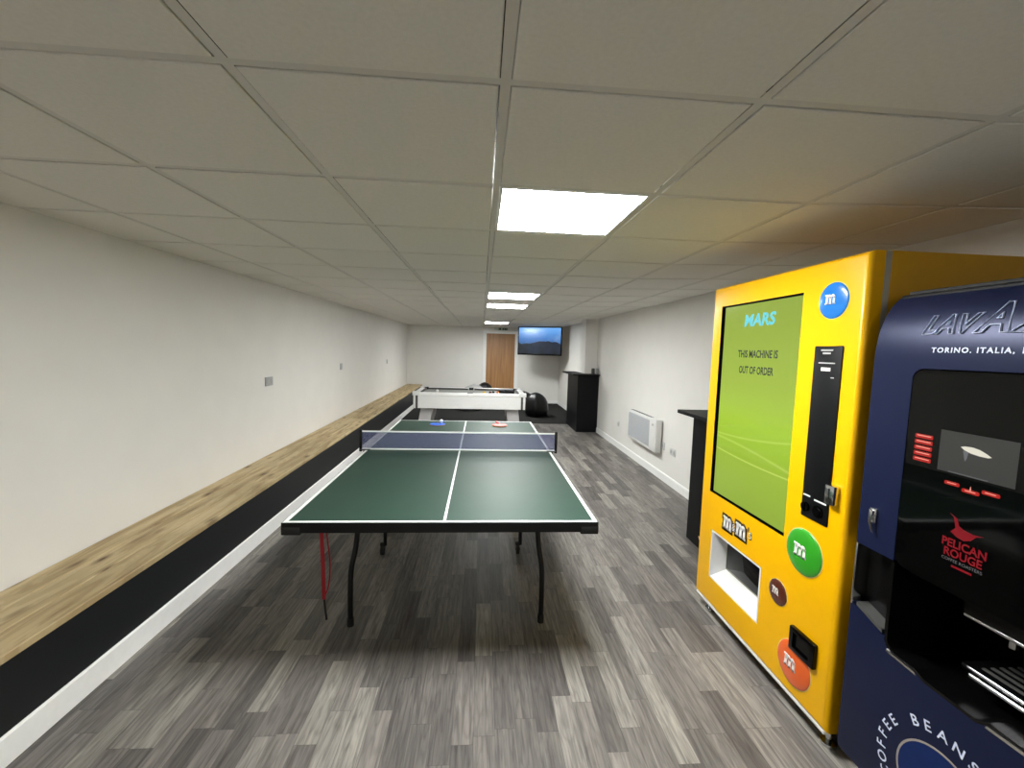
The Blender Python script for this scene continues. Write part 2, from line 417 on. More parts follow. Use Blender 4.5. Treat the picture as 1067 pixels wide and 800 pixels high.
# walls
mb = MB(); mb.box(XL-.12, XL, YF-.12, YB+.12, 0, 2.34); tag(mb.build('wall_left', M['wall'], smooth=0), 'long plain white wall above the bench', kind='structure')
mb = MB(); mb.box(XR, XR+.12, YF-.12, YB+.12, 0, 2.34); tag(mb.build('wall_right', M['wall'], smooth=0), 'white wall behind the heater and machines', kind='structure')
DX0, DX1, DZ = 0.13, 0.99, 2.072
mb = MB()
mb.box(XL-.0, DX0, YB, YB+.12, 0, 2.34); mb.box(DX1, XR, YB, YB+.12, 0, 2.34); mb.box(DX0, DX1, YB, YB+.12, DZ, 2.34)
tag(mb.build('wall_back', M['wall'], smooth=0), 'white end wall with the door', kind='structure')
mb = MB(); mb.box(XL-.12, XR+.12, YF-.12, YF, 0, 2.34); tag(mb.build('wall_front', M['wall'], smooth=0), 'white wall behind the viewer', kind='structure')
mb = MB(); mb.box(2.095, XR, 8.42, 8.80, 0, 2.34, 0.004); tag(mb.build('trim_1', M['wall'], smooth=0), 'boxed white pillar rising behind the far black bar', kind='structure')

def ceiling():
    mb = MB(); bm = mb.bm
    def quad(x0, x1, y0, y1, dz, mi, up=0):
        vs = [bm.verts.new((x, y, cz(y, x)+dz)) for x, y in ((x0, y0), (x0, y1), (x1, y1), (x1, y0))]
        f = bm.faces.new(vs); f.material_index = mi
    # dark void above the grid
    quad(XL-.1, XR+.1, YF-.1, YB+.1, 0.09, 2)
    js = range(-5, 6); ks = range(-11, 22)
    xl = [GX+GP*j for j in js]; yl = [GY+GP*k for k in ks]
    w = 0.012
    for x in xl:
        if XL < x < XR: quad(x-w, x+w, YF, YB, 0.0, 1)
    for y in yl:
        if YF < y < YB: quad(XL, 1.24, y-w, y+w, 0.0003, 1); quad(1.24, XR, y-w, y+w, 0.0003, 1)
    # wall angle
    quad(XL, XL+.022, YF, YB, 0.0002, 1); quad(XR-.022, XR, YF, YB, 0.0002, 1); quad(XL, 1.24, YB-.022, YB, 0.0002, 1); quad(1.24, XR, YB-.022, YB, 0.0002, 1)
    g, dr = 0.0150, 0.003
    for j in range(-5, 5):
        for k in range(-11, 21):
            if j == 0 and k in LIGHT_ROWS: continue
            x0, x1 = GX+GP*j+g, GX+GP*(j+1)-g; y0, y1 = GY+GP*k+g, GY+GP*(k+1)-g
            x0, x1 = max(x0, XL+.024), min(x1, XR-.024); y0, y1 = max(y0, YF+.01), min(y1, YB-.024)
            if x1-x0 < 0.03 or y1-y0 < 0.03: continue
            dx = 0.003*(random.random()-.5); dy = 0.004*(random.random()-.5)
            x0 += dx; x1 += dx; y0 += dy; y1 += dy
            t = []
            for zz, s in ((0.03, 0), (-dr+.002, 0), (-dr, 0.002)):
                t.append([bm.verts.new((x, y, cz(y, x)+zz)) for x, y in ((x0+s, y0+s), (x0+s, y1-s), (x1-s, y1-s), (x1-s, y0+s))])
            for A, B in zip(t, t[1:]):
                for i in range(4): bm.faces.new((A[i], A[(i+1) % 4], B[(i+1) % 4], B[i])).material_index = 0
            bm.faces.new(t[2]).material_index = 0
    return mb.build('ceiling', [M['tile'], M['tee'], M['void']], smooth=0)
tag(ceiling(), 'suspended ceiling of square white tiles in a white grid', kind='structure')

light_labels = {1: 'bright square ceiling light panel above the near end of the green table', 6: 'ceiling light panel beyond the big nearest one, nearer of the close pair',
                8: 'ceiling light panel of the close pair, farther from the big nearest panel', 15: 'farthest ceiling light panel, close to the brown door',
                -7: 'ceiling light panel behind the viewer'}
for k in LIGHT_ROWS:
    y0 = GY+GP*k; yc = y0+.3; x0 = GX
    t = thing('ceiling_light', light_labels[k], 'ceiling light', (x0+.3, yc, cz(yc)), group='ceiling light panels', R=Matrix.Rotation(math.atan(0.0043), 4, 'X'))
    mb = MB()
    a, b = 0.286, 0.274
    mb.box(-a, a, -a, -b, -.003, .03); mb.box(-a, a, b, a, -.003, .03); mb.box(-a, -b, -b, b, -.003, .03); mb.box(b, a, -b, b, -.003, .03)
    mb.build('light_frame', M['alu'], t, local=True, smooth=0)
    mb = MB(); mb.box(-b, b, -b, b, 0.0, .02); mb.build('diffuser', emis('led_diffuser', (252, 254, 252), {1: 82.0, 6: 52.0, 8: 52.0, 15: 104.0, -7: 86.0}[k]), t, local=True, smooth=0)

# skirtings
def skirting(name, pts, label):
    mb = MB(); mb.prism(pts[0], pts[1], pts[2], pts[3]); tag(mb.build(name, M['white'], smooth=0), label, kind='structure')
skirting('baseboard_right', ([(XR, 0), (XR-.016, 0), (XR-.016, .088), (XR-.010, .10), (XR, .102)], 'y', YF, 8.198), 'white skirting board along the heater wall')
skirting('baseboard_back', ([(YB, 0), (YB-.016, 0), (YB-.016, .088), (YB-.01, .10), (YB, .102)], 'x', 1.10, XR-.001), 'white skirting board between the door and the corner')
skirting('baseboard_right.001', ([(XR, 0), (XR-.016, 0), (XR-.016, .088), (XR-.010, .10), (XR, .102)], 'y', 8.80, YB-.017), 'white skirting board beyond the pillar')

# door with architrave
mb = MB(); mb.box(DX0+.004, DX1-.004, YB+.02, YB+.064, 0.008, DZ-.004, 0.002)
d = tag(mb.build('door_1', M['door'], smooth=0), 'brown oak veneer flush door in the end wall', kind='structure')
mb = MB()
mb.box(DX0-.095, DX0, YB-.02, YB-.001, 0, DZ+.09, .004); mb.box(DX1, DX1+.10, YB-.02, YB-.001, 0, DZ+.09, .004); mb.box(DX0, DX1, YB-.02, YB-.001, DZ, DZ+.09, .004)
mb.box(DX0-.02, DX0+.003, YB, YB+.10, 0, DZ); mb.box(DX1-.003, DX1+.02, YB, YB+.10, 0, DZ); mb.box(DX0, DX1, YB, YB+.10, DZ-.003, DZ+.02)
mb.build('door_frame', M['white'], d, smooth=0)

# ================================================================== LEFT BENCH
t = thing('bench', 'long built-in bench with pine board top and dark navy front', 'bench', (-1.96, 4.0, 0))
def bz(y): return 0.428+0.0068*(y-1.0)
BY0, BY1 = -2.6, YB-.003
def slab(name, x0, x1, m, a, b):
    """board whose top follows the bench height"""
    mb = MB(); bm = mb.bm
    def ring(y, e):
        z1 = bz(y); z0 = z1-.034
        return [(x0+e, y, z0), (x1-e, y, z0), (x1, y, z0+.004), (x1, y, z1-.004), (x1-.004, y, z1), (x0+.004, y, z1), (x0, y, z1-.004), (x0, y, z0+.004)]
    R0 = [bm.verts.new(p) for p in ring(a, .004)]; R1 = [bm.verts.new(p) for p in ring(b, .004)]
    for i in range(8): bm.faces.new((R0[i], R1[i], R1[(i+1) % 8], R0[(i+1) % 8]))
    bm.faces.new(R0); bm.faces.new(R1[::-1])
    bmesh.ops.recalc_face_normals(bm, faces=bm.faces)
    return mb.build(name, m, t, smooth=0)
bw = (2.188-1.735)/3
for i in range(3):
    x0 = -2.188+bw*i
    slab('seat_board', x0+.0025, x0+bw-.0025, M['pine%d' % i], BY0, BY1)
mb = MB(); bm = mb.bm
mb.prism([(BY0, .105), (BY1, .105), (BY1, bz(BY1)-.035), (BY0, bz(BY0)-.035)], 'x', -1.775, -1.752)
mb.build('front_panel', M['navy'], t, smooth=0)
mb = MB(); mb.prism([(-1.775, 0.0), (-1.742, 0.0), (-1.742, .112), (-1.748, .120), (-1.775, .120)], 'y', BY0, BY1)
tag(mb.build('skirting', M['white'], t, smooth=0), 'white skirting along the bench foot')

# ================================================================== TABLE TENNIS TABLE
TX0, TX1, TY0, TY1, TZ = -0.918, 0.592, 1.985, 4.845, 0.770
TYM = (TY0+TY1)/2
t = thing('table_tennis_table', 'green folding table tennis table with white lines and black legs', 'table tennis table', ((TX0+TX1)/2, TYM, 0))
def half(y0, y1, edge_lo):
    mb = MB(); mb.mi = 0
    mb.box(TX0, TX1, y0, y1, TZ-.018, TZ, .002)
    mb.mi = 1; e = .0006; w = .020
    mb.box(TX0+.001, TX0+w, y0+.001, y1-.001, TZ-.002, TZ+e); mb.box(TX1-w, TX1-.001, y0+.001, y1-.001, TZ-.002, TZ+e)
    if edge_lo: mb.box(TX0+w, TX1-w, y0+.001, y0+w, TZ-.002, TZ+e)
    else: mb.box(TX0+w, TX1-w, y1-w, y1-.001, TZ-.002, TZ+e)
    xm = (TX0+TX1)/2
    mb.box(xm-.0065, xm+.0065, (y0+w if edge_lo else y0+.001), (y1-.001 if edge_lo else y1-w), TZ-.002, TZ+e)
    top = mb.build('tabletop_half', [M['green'], M['line']], t, smooth=0)
    # apron under the edge
    mb = MB(); a = .022; z0, z1 = TZ-.050, TZ-.0012
    zi = TZ-.0185; ya = y0-.003 if edge_lo else y0; yb = y1 if edge_lo else y1+.003
    mb.box(TX0-.003, TX1+.003, ya, y0+a, z0, zi); mb.box(TX0-.003, TX1+.003, y1-a, yb, z0, zi); mb.box(TX0-.003, TX0+a, y0+a, y1-a, z0, zi); mb.box(TX1-a, TX1+.003, y0+a, y1-a, z0, zi)
    mb.box(TX0-.003, TX0-.0002, ya, yb, zi, z1); mb.box(TX1+.0002, TX1+.003, ya, yb, zi, z1)
    if edge_lo: mb.box(TX0-.0002, TX1+.0002, ya, y0-.0002, zi, z1)
    else: mb.box(TX0-.0002, TX1+.0002, y1+.0002, yb, zi, z1)
    mb.build('apron', M['black'], t, smooth=0)
    yy = y0 if edge_lo else y1
    for x in (TX0, TX1):
        s = 1 if x == TX0 else -1
        mb = MB(); q = 1 if edge_lo else -1
        ya, yb = sorted((yy-.004*q, yy+.075*q)); xa, xb = sorted((x-.006*s, x+.085*s))
        mb.box(xa, xb, ya, yb, TZ-.062, TZ-.0185, .006)
        mb.build('corner_guard', M['rubber'], t)
half(TY0, TYM-.003, True); half(TYM+.003, TY1, False)
def bent_leg(x, s, y, dy):
    mb = MB()
    mb.tube([(x-.03*s, y+.055*dy, TZ-.05), (x-.03*s, y+.050*dy, .60), (x-.022*s, y+.035*dy, .46), (x-.004*s, y+.008*dy, .34), (x, y, .22), (x, y, .02)], .0155, 12)
    o = mb.build('leg', M['black'], t, smooth=60)
    mb = MB(); mb.cyl((x, y, 0), (x, y, .045), .019, n=16); mb.build('foot_cap', M['rubber'], o)
    mb = MB(); mb.cyl((x-.03*s, y+.055*dy, .64), (x-.09*s, y+.055*dy, TZ-.05), .006, n=10); mb.build('brace', M['black'], o)
def wheel_leg(x, s, y):
    mb = MB(); mb.tube([(x, y, TZ-.05), (x, y, .3), (x, y, .075)], .014, 12, smooth=False)
    o = mb.build('leg', M['black'], t, smooth=60)
    mb = MB(); mb.cyl((x-.030*s, y, .038), (x-.006*s, y, .038), .038, n=24); mb.cyl((x-.035*s, y, .038), (x, y, .038), .008, n=10); mb.box(min(x, x-.036*s), max(x, x-.036*s), y-.012, y+.012, .07, .095, .003)
    mb.build('caster', M['rubber'], o)
for yy, yw, dy in ((2.36, 3.20, 1), (TY0+TY1-2.36, TY0+TY1-3.20, -1)):
    bent_leg(-.72, -1, yy, dy); bent_leg(.384, 1, yy, dy)
    wheel_leg(-.713, 1, yw); wheel_leg(.335, 1, yw)
    mb = MB()
    mb.cyl((-.69, yy+.055*dy, TZ-.062), (.354, yy+.055*dy, TZ-.062), .011, n=12); mb.cyl((-.713, yw, TZ-.062), (.335, yw, TZ-.062), .011, n=12)
    ya, yb = sorted((yy+.055*dy, yw)); mb.cyl((-.70, ya, TZ-.062), (-.70, yb, TZ-.062), .010, n=12); mb.cyl((.345, ya, TZ-.062), (.345, yb, TZ-.062), .010, n=12)
    mb.build('under_frame', M['black'], t, smooth=60)
mb = MB(); mb.tube([(-.893, 2.40, TZ-.05), (-.892, 2.40, .52), (-.886, 2.40, .36), (-.882, 2.40, .135)], .0115, 10, flat=.18)
mb.tube([(-.880, 2.41, TZ-.05), (-.868, 2.42, .50), (-.853, 2.42, .34), (-.862, 2.42, .21), (-.880, 2.405, .15)], .0042, 8)
o = tag(mb.build('strap', M['red'], t, smooth=60), 'red strap hanging under the near corner')
mb = MB(); mb.tube([(-.880, 2.40, .135), (-.874, 2.40, .07), (-.868, 2.40, .012)], .0065, 8); mb.build('strap_tip', M['rubber'], o, smooth=60)

# net
NY = TYM; NX0, NX1 = -0.955, 0.632
t = thing('table_tennis_net', 'blue-grey net with white tapes clamped across the green table', 'net', ((NX0+NX1)/2, NY, TZ))
mb = MB(); mb.box(NX0+.012, NX1-.012, NY-.0008, NY+.0008, TZ+.012, TZ+.150); mb.build('net_mesh', M['net'], t, smooth=0)
mb = MB(); mb.box(NX0+.01, NX1-.01, NY-.002, NY+.002, TZ+.146, TZ+.158, .001); mb.build('top_tape', M['line'], t)
mb = MB(); mb.box(NX0+.01, NX1-.01, NY-.002, NY+.002, TZ+.003, TZ+.015, .001); mb.build('bottom_tape', M['line'], t)
for x, s in ((NX0, 1), (NX1, -1)):
    mb = MB(); mb.box(x-.011, x+.011, NY-.011, NY+.011, TZ-.012, TZ+.168, .004); p = mb.build('post', M['black'], t)
    mb = MB(); xa, xb = sorted((x, x+.075*s)); mb.box(xa, xb, NY-.02, NY+.02, TZ+.001, TZ+.010, .002); xc, xd = sorted(((TX0-.011 if s > 0 else TX1+.011), x+.075*s)); mb.box(xc, xd, NY-.02, NY+.02, TZ-.066, TZ-.058, .002)
    xe = (TX0-.011 if s > 0 else TX1+.011); mb.box(xe-.004, xe+.004, NY-.02, NY+.02, TZ-.066, TZ+.010, .002); mb.cyl((x+.06*s, NY, TZ-.10), (x+.06*s, NY, TZ-.062), .006, n=10); mb.cyl((x+.06*s, NY, TZ-.11), (x+.06*s, NY, TZ-.10), .016, n=14)
    mb.build('clamp', M['darkgrey'], p)

# bats and ball
def bat(label, loc, rz, rubber):
    t = thing('table_tennis_bat', label, 'table tennis bat', loc, rz, 'bats on the far half of the table')
    out = []
    for i in range(36):
        a = 2*PI*i/36; r = .082
        x, y = r*math.cos(a), r*math.sin(a)*1.05
        out.append((x, y))
    mb = MB(); mb.prism(out, 'z', .0022, .0092); mb.prism([(-.035, .062), (-.016, .10), (.016, .10), (.035, .062)], 'z', .0022, .0092); mb.build('blade', M['bat_wood'], t, local=True)
    cut = [(x*.985, y*.985) for x, y in out if y < .062]
    mb = MB(); mb.prism(cut, 'z', .0092, .0132); mb.build('rubber', rubber, t, local=True)
    mb = MB(); mb.prism(cut, 'z', 0.0, .0022); mb.build('rubber', M['rubber'], t, local=True)
    mb = MB(); mb.box(-.014, .014, .085, .182, .001, .023, .006); mb.build('handle', rubber, t, local=True)
bat('blue table tennis bat lying on the far half of the green table', (-.462, 4.56, TZ+.0008), -0.25, M['blue_rub'])
bat('red table tennis bat lying on the far half of the green table', (.212, 4.56, TZ+.0008), 0.15, M['red_rub'])
mb = MB(); mb.ball((-.425, 4.61, TZ+.0142+.02), .02)
tag(mb.build('table_tennis_ball', M['ball'], smooth=60), 'small white ball resting on the blue bat', 'ball')

# ================================================================== POOL TABLE
PX0, PX1, PY0, PY1, PZ0, PZ1 = -1.17, 0.79, 7.35, 8.42, .548, .825
t = thing('pool_table', 'white pool table with grey legs beyond the table tennis table', 'pool table', ((PX0+PX1)/2, (PY0+PY1)/2, 0))
mb = MB(); e = .035
mb.box(PX0+e, PX1-e, PY0+.01, PY0+.04, PZ0, PZ1-.05, .004); mb.box(PX0+e, PX1-e, PY1-.04, PY1-.01, PZ0, PZ1-.05, .004)
mb.box(PX0+.01, PX0+.04, PY0+e, PY1-e, PZ0, PZ1-.05, .004); mb.box(PX1-.04, PX1-.01, PY0+e, PY1-e, PZ0, PZ1-.05, .004)
mb.box(PX0+.04, PX1-.04, PY0+.04, PY1-.04, PZ0, PZ0+.02)
mb.build('cabinet', M['panel_white'], t, smooth=0)
mb = MB(); mb.box(PX0+.10, PX1-.10, PY0+.10, PY1-.10, PZ1-.07, PZ1-.036); mb.build('playing_bed', M['cloth'], t, smooth=0)
r = .088
for x0, x1, y0, y1 in ((PX0+.10, -.24, PY0, PY0+r), (-.14, PX1-.10, PY0, PY0+r), (PX0+.10, -.24, PY1-r, PY1), (-.14, PX1-.10, PY1-r, PY1), (PX0, PX0+r, PY0+.10, PY1-.10), (PX1-r, PX1, PY0+.10, PY1-.10)):
    mb = MB(); mb.box(x0, x1, y0, y1, PZ1-.05, PZ1, .008); rl = mb.build('rail', M['white'], t)
    mb = MB()
    if x1-x0 > y1-y0:
        yy = (y1, y1+.03) if y0 == PY0 else (y0-.03, y0)
        mb.box(x0+.01, x1-.01, yy[0], yy[1], PZ1-.036, PZ1-.004, .004)
    else:
        xx = (x1, x1+.03) if x0 == PX0 else (x0-.03, x0)
        mb.box(xx[0], xx[1], y0+.01, y1-.01, PZ1-.036, PZ1-.004, .004)
    mb.build('cushion', M['darkgrey'], rl)
for x in (PX0, PX1):
    for y in (PY0, PY1):
        sx = 1 if x == PX0 else -1; sy = 1 if y == PY0 else -1
        mb = MB()
        mb.prism([(x-.012*sx, y-.012*sy), (x+.115*sx, y-.012*sy), (x+.125*sx, y+.05*sy), (x+.05*sx, y+.125*sy), (x-.012*sx, y+.115*sy)], 'z', PZ1-.052, PZ1+.014, .005)
        c = mb.build('corner_cap', M['panel_white'], t)
        mb = MB(); xa, xb = sorted((x+.002*sx, x+.052*sx)); ya, yb = sorted((y+.002*sy, y+.052*sy)); mb.box(xa, xb, ya, yb, PZ0-.002, PZ1-.053, .008); mb.build('corner_post', M['panel_white'], c)
        mb = MB(); xa, xb = sorted((x+.042*sx, x+.080*sx)); ya, yb = sorted((y-.003*sy, y+.012*sy)); mb.box(xa, xb, ya, yb, PZ0-.001, PZ1-.054, .003); mb.build('corner_strip', M['darkgrey'], c)
        mb = MB(); mb.cyl((x+.098*sx, y+.098*sy, PZ1-.04), (x+.098*sx, y+.098*sy, PZ1+.006), .05, n=20); mb.build('pocket', M['rubber'], t)
        # splayed flat leg
        lx = x+.23*sx; ly = y+.16*sy
        mb = MB(); bm = mb.bm
        tb = bmesh.new(); 
        za, zb = 0.012, PZ0
        vs = [tb.verts.new(p) for p in ((lx-.10-.10*sx, ly-.05-.04*sy, za), (lx+.085-.10*sx, ly-.05-.04*sy, za), (lx+.085-.10*sx, ly+.05-.04*sy, za), (lx-.10-.10*sx, ly+.05-.04*sy, za),
                                       (lx-.11, ly-.06, zb), (lx+.11, ly-.06, zb), (lx+.11, ly+.06, zb), (lx-.11, ly+.06, zb))]
        for f in ((3, 2, 1, 0), (4, 5, 6, 7), (0, 1, 5, 4), (1, 2, 6, 5), (2, 3, 7, 6), (3, 0, 4, 7)): tb.faces.new([vs[i] for i in f])
        bmesh.ops.bevel(tb, geom=list(tb.edges), offset=.006, segments=2, affect='EDGES'); mb.join(tb)
        l = mb.build('leg', M['greypl'], t)
        mb = MB(); mb.cyl((lx-.10*sx, ly-.04*sy, 0), (lx-.10*sx, ly-.04*sy, .014), .04, n=18); mb.build('foot', M['rubber'], l)
for y in (PY0+.055, PY1-.055):
    mb = MB(); mb.cyl((-.19, y, PZ1-.04), (-.19, y, PZ1+.003), .046, n=20); mb.build('pocket', M['rubber'], t)
for y0, y1 in ((PY0, PY0+.008), (PY1-.008, PY1)):
    mb = MB(); mb.box(-.24, -.14, y0, y1, PZ1-.05, PZ1, .002); mb.build('pocket_surround', M['white'], t)
BZ = PZ1-.036+.0265
def pball(name, label, cat, x, y, m):
    mb = MB(); mb.ball((x, y, BZ), .026); tag(mb.build(name, m, smooth=60), label, cat, 'balls on the pool table')
pball('cue_ball', 'white cue ball at the bench end of the pool table', 'pool ball', -.80, 7.78, M['ball'])
pball('pool_ball', 'maroon pool ball beside the cluster near the table centre', 'pool ball', .17, 7.62, M['bmaroon'])
pball('pool_ball', 'black pool ball touching the maroon one', 'pool ball', .225, 7.64, M['bblack'])
pball('pool_ball', 'yellow pool ball nearest the middle of the pool table', 'pool ball', .06, 7.62, M['byellow'])
pball('pool_ball', 'orange-tan pool ball between the black ball and the rack', 'pool ball', .31, 7.68, M['borange'])
t = thing('ball_rack', 'black triangular ball rack lying on the pool table cloth', 'rack', (.46, 7.88, PZ1-.0345), 0.06)
def tri(r): return [(r*math.cos(a), r*math.sin(a)*.95) for a in (PI/2, PI/2+2*PI/3, PI/2+4*PI/3)]
for i in range(3):
    A, B = Vector(tri(.18)[i]), Vector(tri(.18)[(i+1) % 3]); d = (B-A).normalized(); n = Vector((d.y, -d.x))*.009
    mb = MB(); mb.prism([tuple(A+n), tuple(B+n), tuple(B-n), tuple(A-n)], 'z', 0, .045, .003); mb.build('rack_side', M['blackmat'], t, local=True)

# bean bags
def bean_bag(name, label, loc, rz, m, s=1.0, lean=0.10, seed=1, grp=None, squash=1.0):
    rnd = random.Random(seed)
    t = thing(name, label, 'bean bag', loc, rz, grp)
    prof = [(0.0, 0.0), (.22, .002), (.31, .03), (.36, .10), (.37, .19), (.362, .29), (.335, .39), (.285, .48), (.21, .55), (.13, .592), (.065, .614), (0.0, .622)]
    mb = MB(); tb = bmesh.new(); n = 36; rings = []
    for r, z in prof:
        if r == 0: rings.append([tb.verts.new((lean*(z/.6)**2*s, 0, z*s*squash))]); continue
        rings.append([])
        for i in range(n):
            a = 2*PI*i/n
            rr = r*s*(1+.055*math.cos(6*a+.4)*min(1, z/.15)+.02*math.sin(3*a+z*7)+.010*rnd.uniform(-1, 1))
            rings[-1].append(tb.verts.new((rr*math.cos(a)+lean*(z/.6)**2*s, rr*math.sin(a), z*s*squash)))
    for A, B in zip(rings, rings[1:]):
        for i in range(n):
            j = (i+1) % n
            if len(A) == 1: tb.faces.new((A[0], B[j], B[i]))
            elif len(B) == 1: tb.faces.new((A[i], A[j], B[0]))
            else: tb.faces.new((A[i], A[j], B[j], B[i]))
    mb.join(tb); mb.build('bag_body', m, t, local=True, smooth=80)
    mb = MB(); mb.lathe([(0, -.004), (.05*s, -.002), (.052*s, .004), (.03*s, .010), (0, .012)], 18, X=Matrix.Translation((lean*s, 0, .612*s*squash))); mb.build('top_patch', m, t, local=True, smooth=60)
bean_bag('bean_bag', 'glossy black bean bag on the carpet beside the pool table', (1.37, 10.15, .0055), 0.4, M['bag'], .80, -.04, 3, 'bean bags on the carpet', 1.16)
bean_bag('bean_bag', 'black bean bag tucked behind the glossy one, beside the door', (1.17, 11.3, .0055), 2.2, M['bag'], .78, .03, 5, 'bean bags on the carpet')
bean_bag('bean_bag', 'slumped grey bean bag behind the pool table, left of the door', (-.30, 11.0, .0055), 0.2, M['greybag'], 1.0, .14, 8, 'bean bags on the carpet', 1.08)
bean_bag('bean_bag', 'black bean bag peeking up in front of the brown door', (.09, 11.75, .0055), 1.0, M['bag'], .74, .03, 9, 'bean bags on the carpet', 1.46)

# ================================================================== BARS
def bar(label, base, top, z, loc):
    t = thing('bar_counter', label, 'bar counter', loc, group='black bar counters')
    mb = MB(); mb.prism(base, 'z', .0, z-.03, .003); mb.build('bar_body', M['blackmat'], t, smooth=0)
    mb = MB(); mb.prism(top, 'z', z-.03, z, .004); tp = mb.build('bar_top', M['blackmat'], t, smooth=0)
    return t
# far bar wraps the pillar
bar('black bar counter standing against the white pillar at the far end', [(1.914, 8.20), (2.337, 8.20), (2.337, 8.415), (2.088, 8.415), (2.088, 9.18), (1.914, 9.18)],
    [(1.80, 8.12), (2.338, 8.12), (2.338, 8.415), (2.088, 8.415), (2.088, 9.24), (1.80, 9.24)], 1.165, (2.0, 8.6, 0))
bar('black bar counter against the wall just behind the yellow vending machine', [(1.84, 2.72), (2.318, 2.72), (2.318, 3.48), (1.84, 3.48)],
    [(1.715, 2.66), (2.335, 2.66), (2.335, 3.53), (1.715, 3.53)], 1.13, (2.1, 3.1, 0))
def can(name, label, x, y, z, h, r, m):
    t = thing(name, label, 'drink can', (x, y, z), group='drink cans on the far bar')
    mb = MB(); mb.lathe([(0, 0), (r*.8, 0), (r, .008), (r, h-.012), (r*.84, h-.003), (r*.84, h), (0, h-.003)], 20); mb.build('can_body', m, t, local=True)
    mb = MB(); mb.box(-.006, .006, -.012, .010, h-.003, h-.0008, .0006); mb.build('pull_tab', M['chrome'], t, local=True)
can('drink_can', 'dark brown drink can on the far bar, farther from the wall', 2.222, 8.24, 1.165, .115, .032, M['can'])
can('drink_can', 'grey and black drink can on the far bar, next to the wall', 2.296, 8.22, 1.165, .12, .030, M['cangrey'])

# ================================================================== TV
ta = 0.42
t = thing('television', 'wall-mounted flat television showing blue sky over dark hills', 'television', (1.555, 11.35, 1.858), ta*-1)
W, H = .615, .385
mb = MB(); mb.box(-W, W, -.02, .045, -H, H, .008); mb.build('tv_case', M['blackmat'], t, local=True)
mb = MB(); mb.box(-W+.028, W-.028, -.0215, -.019, -H+.045, H-.028); mb.build('tv_screen', M['tv'], t, local=True, smooth=0)
mb = MB()
for a, b, c, d in ((-W, W, H-.026, H), (-W, W, -H, -H+.043), (-W, -W+.026, -H+.04, H-.02), (W-.026, W, -H+.04, H-.02)): mb.box(a, b, -.026, -.018, c, d, .003)
mb.build('bezel', M['glassblack'], t, local=True)
mb = MB(); mb.box(-.16, .16, .045, .065, -.16, .16, .004); mb.build('mount_plate', M['black'], t, local=True, smooth=0)
mb = MB(); mb.cyl((1.57, 11.41, 1.84), (1.66, 12.05, 1.84), .025, n=12); mb.cyl((1.66, 12.05, 1.84), (1.50, 12.57, 1.84), .025, n=12); mb.box(1.40, 1.60, 12.572, 12.598, 1.70, 1.98, .004)
mb.build('mount_arm', M['black'], t)

# exit sign over the door
t = thing('exit_sign', 'small fire exit sign with arrow above the brown door', 'sign', (.56, YB-.004, 2.165))
mb = MB(); mb.box(.36, .76, YB-.034, YB-.002, 2.168, 2.246, .004); mb.build('sign_box', M['signwhite'], t, smooth=0)
mb = MB(); y0, y1 = YB-.036, YB-.033
mb.box(.50, .745, y0, y1, 2.174, 2.240); mb.build('pictogram_field', M['signgreen'], t, smooth=0)
mb = MB(); y0, y1 = YB-.038, YB-.0355
mb.box(.555, .60, y0, y1, 2.178, 2.236); mb.ball((.655, y0, 2.228), .007, sy=.2); mb.prism([(.64, 2.222), (.665, 2.222), (.652, 2.196), (.675, 2.178), (.666, 2.176), (.645, 2.192), (.628, 2.178), (.62, 2.182), (.642, 2.20)], 'y', y0, y1)
mb.prism([(.69, 2.201), (.715, 2.201), (.715, 2.190), (.738, 2.207), (.715, 2.224), (.715, 2.213), (.69, 2.213)], 'y', y0, y1)
mb.build('pictogram', M['signwhite'], t, smooth=0)
mb = MB(); mb.box(.475, .483, YB-.036, YB-.033, 2.17, 2.244); mb.build('sign_divider', M['black'], t, smooth=0)

# ================================================================== WALL FITTINGS
def plate_left(name, label, y, z, w, h, gang, grp):
    t = thing(name, label, 'socket', (XL, y, z), group=grp)
    mb = MB(); mb.box(XL+.0005, XL+.010, y-w/2, y+w/2, z-h/2, z+h/2, .003); mb.build('plate', M['socketgrey'], t)
    for i in range(gang):
        yc = y+(i-(gang-1)/2)*w/gang
        mb = MB(); mb.box(XL+.009, XL+.0125, yc-.022, yc+.022, z-.024, z+.024, .002); mb.build('outlet_face', M['socketgrey'], t)
plate_left('wall_socket', 'double socket plate on the long white wall, nearest above the bench', 4.50, 1.213, .150, .092, 2, 'sockets on the long wall')
plate_left('wall_socket', 'small single socket on the long white wall, between the double socket and the farthest one', 6.75, 1.27, .10, .10, 1, 'sockets on the long wall')
plate_left('wall_socket', 'farthest tiny socket on the long white wall near the end corner', 9.95, 1.25, .10, .10, 1, 'sockets on the long wall')
def plate_right(label, y, z, w, h, gang):
    t = thing('wall_socket', label, 'socket', (XR, y, z), group='sockets on the heater wall')
    mb = MB(); mb.box(XR-.010, XR-.0005, y-w/2, y+w/2, z-h/2, z+h/2, .003); mb.build('plate', M['socket'], t)
    for i in range(gang):
        yc = y+(i-(gang-1)/2)*w/gang
        mb = MB(); mb.box(XR-.0125, XR-.009, yc-.020, yc+.020, z-.022, z+.022, .002); o = mb.build('outlet_face', M['socketgrey'], t)
        mb = MB(); mb.box(XR-.0155, XR-.012, yc-.008, yc+.008, z+.025, z+.038, .001); mb.build('rocker_switch', M['panel_white'], t)
plate_right('single socket low on the wall beyond the white heater', 6.90, .41, .088, .088, 1)
plate_right('single socket on the wall right beside the heater', 5.13, .44, .088, .10, 1)
plate_right('double socket on the wall between the heater and the near black bar', 4.86, .425, .150, .092, 2)

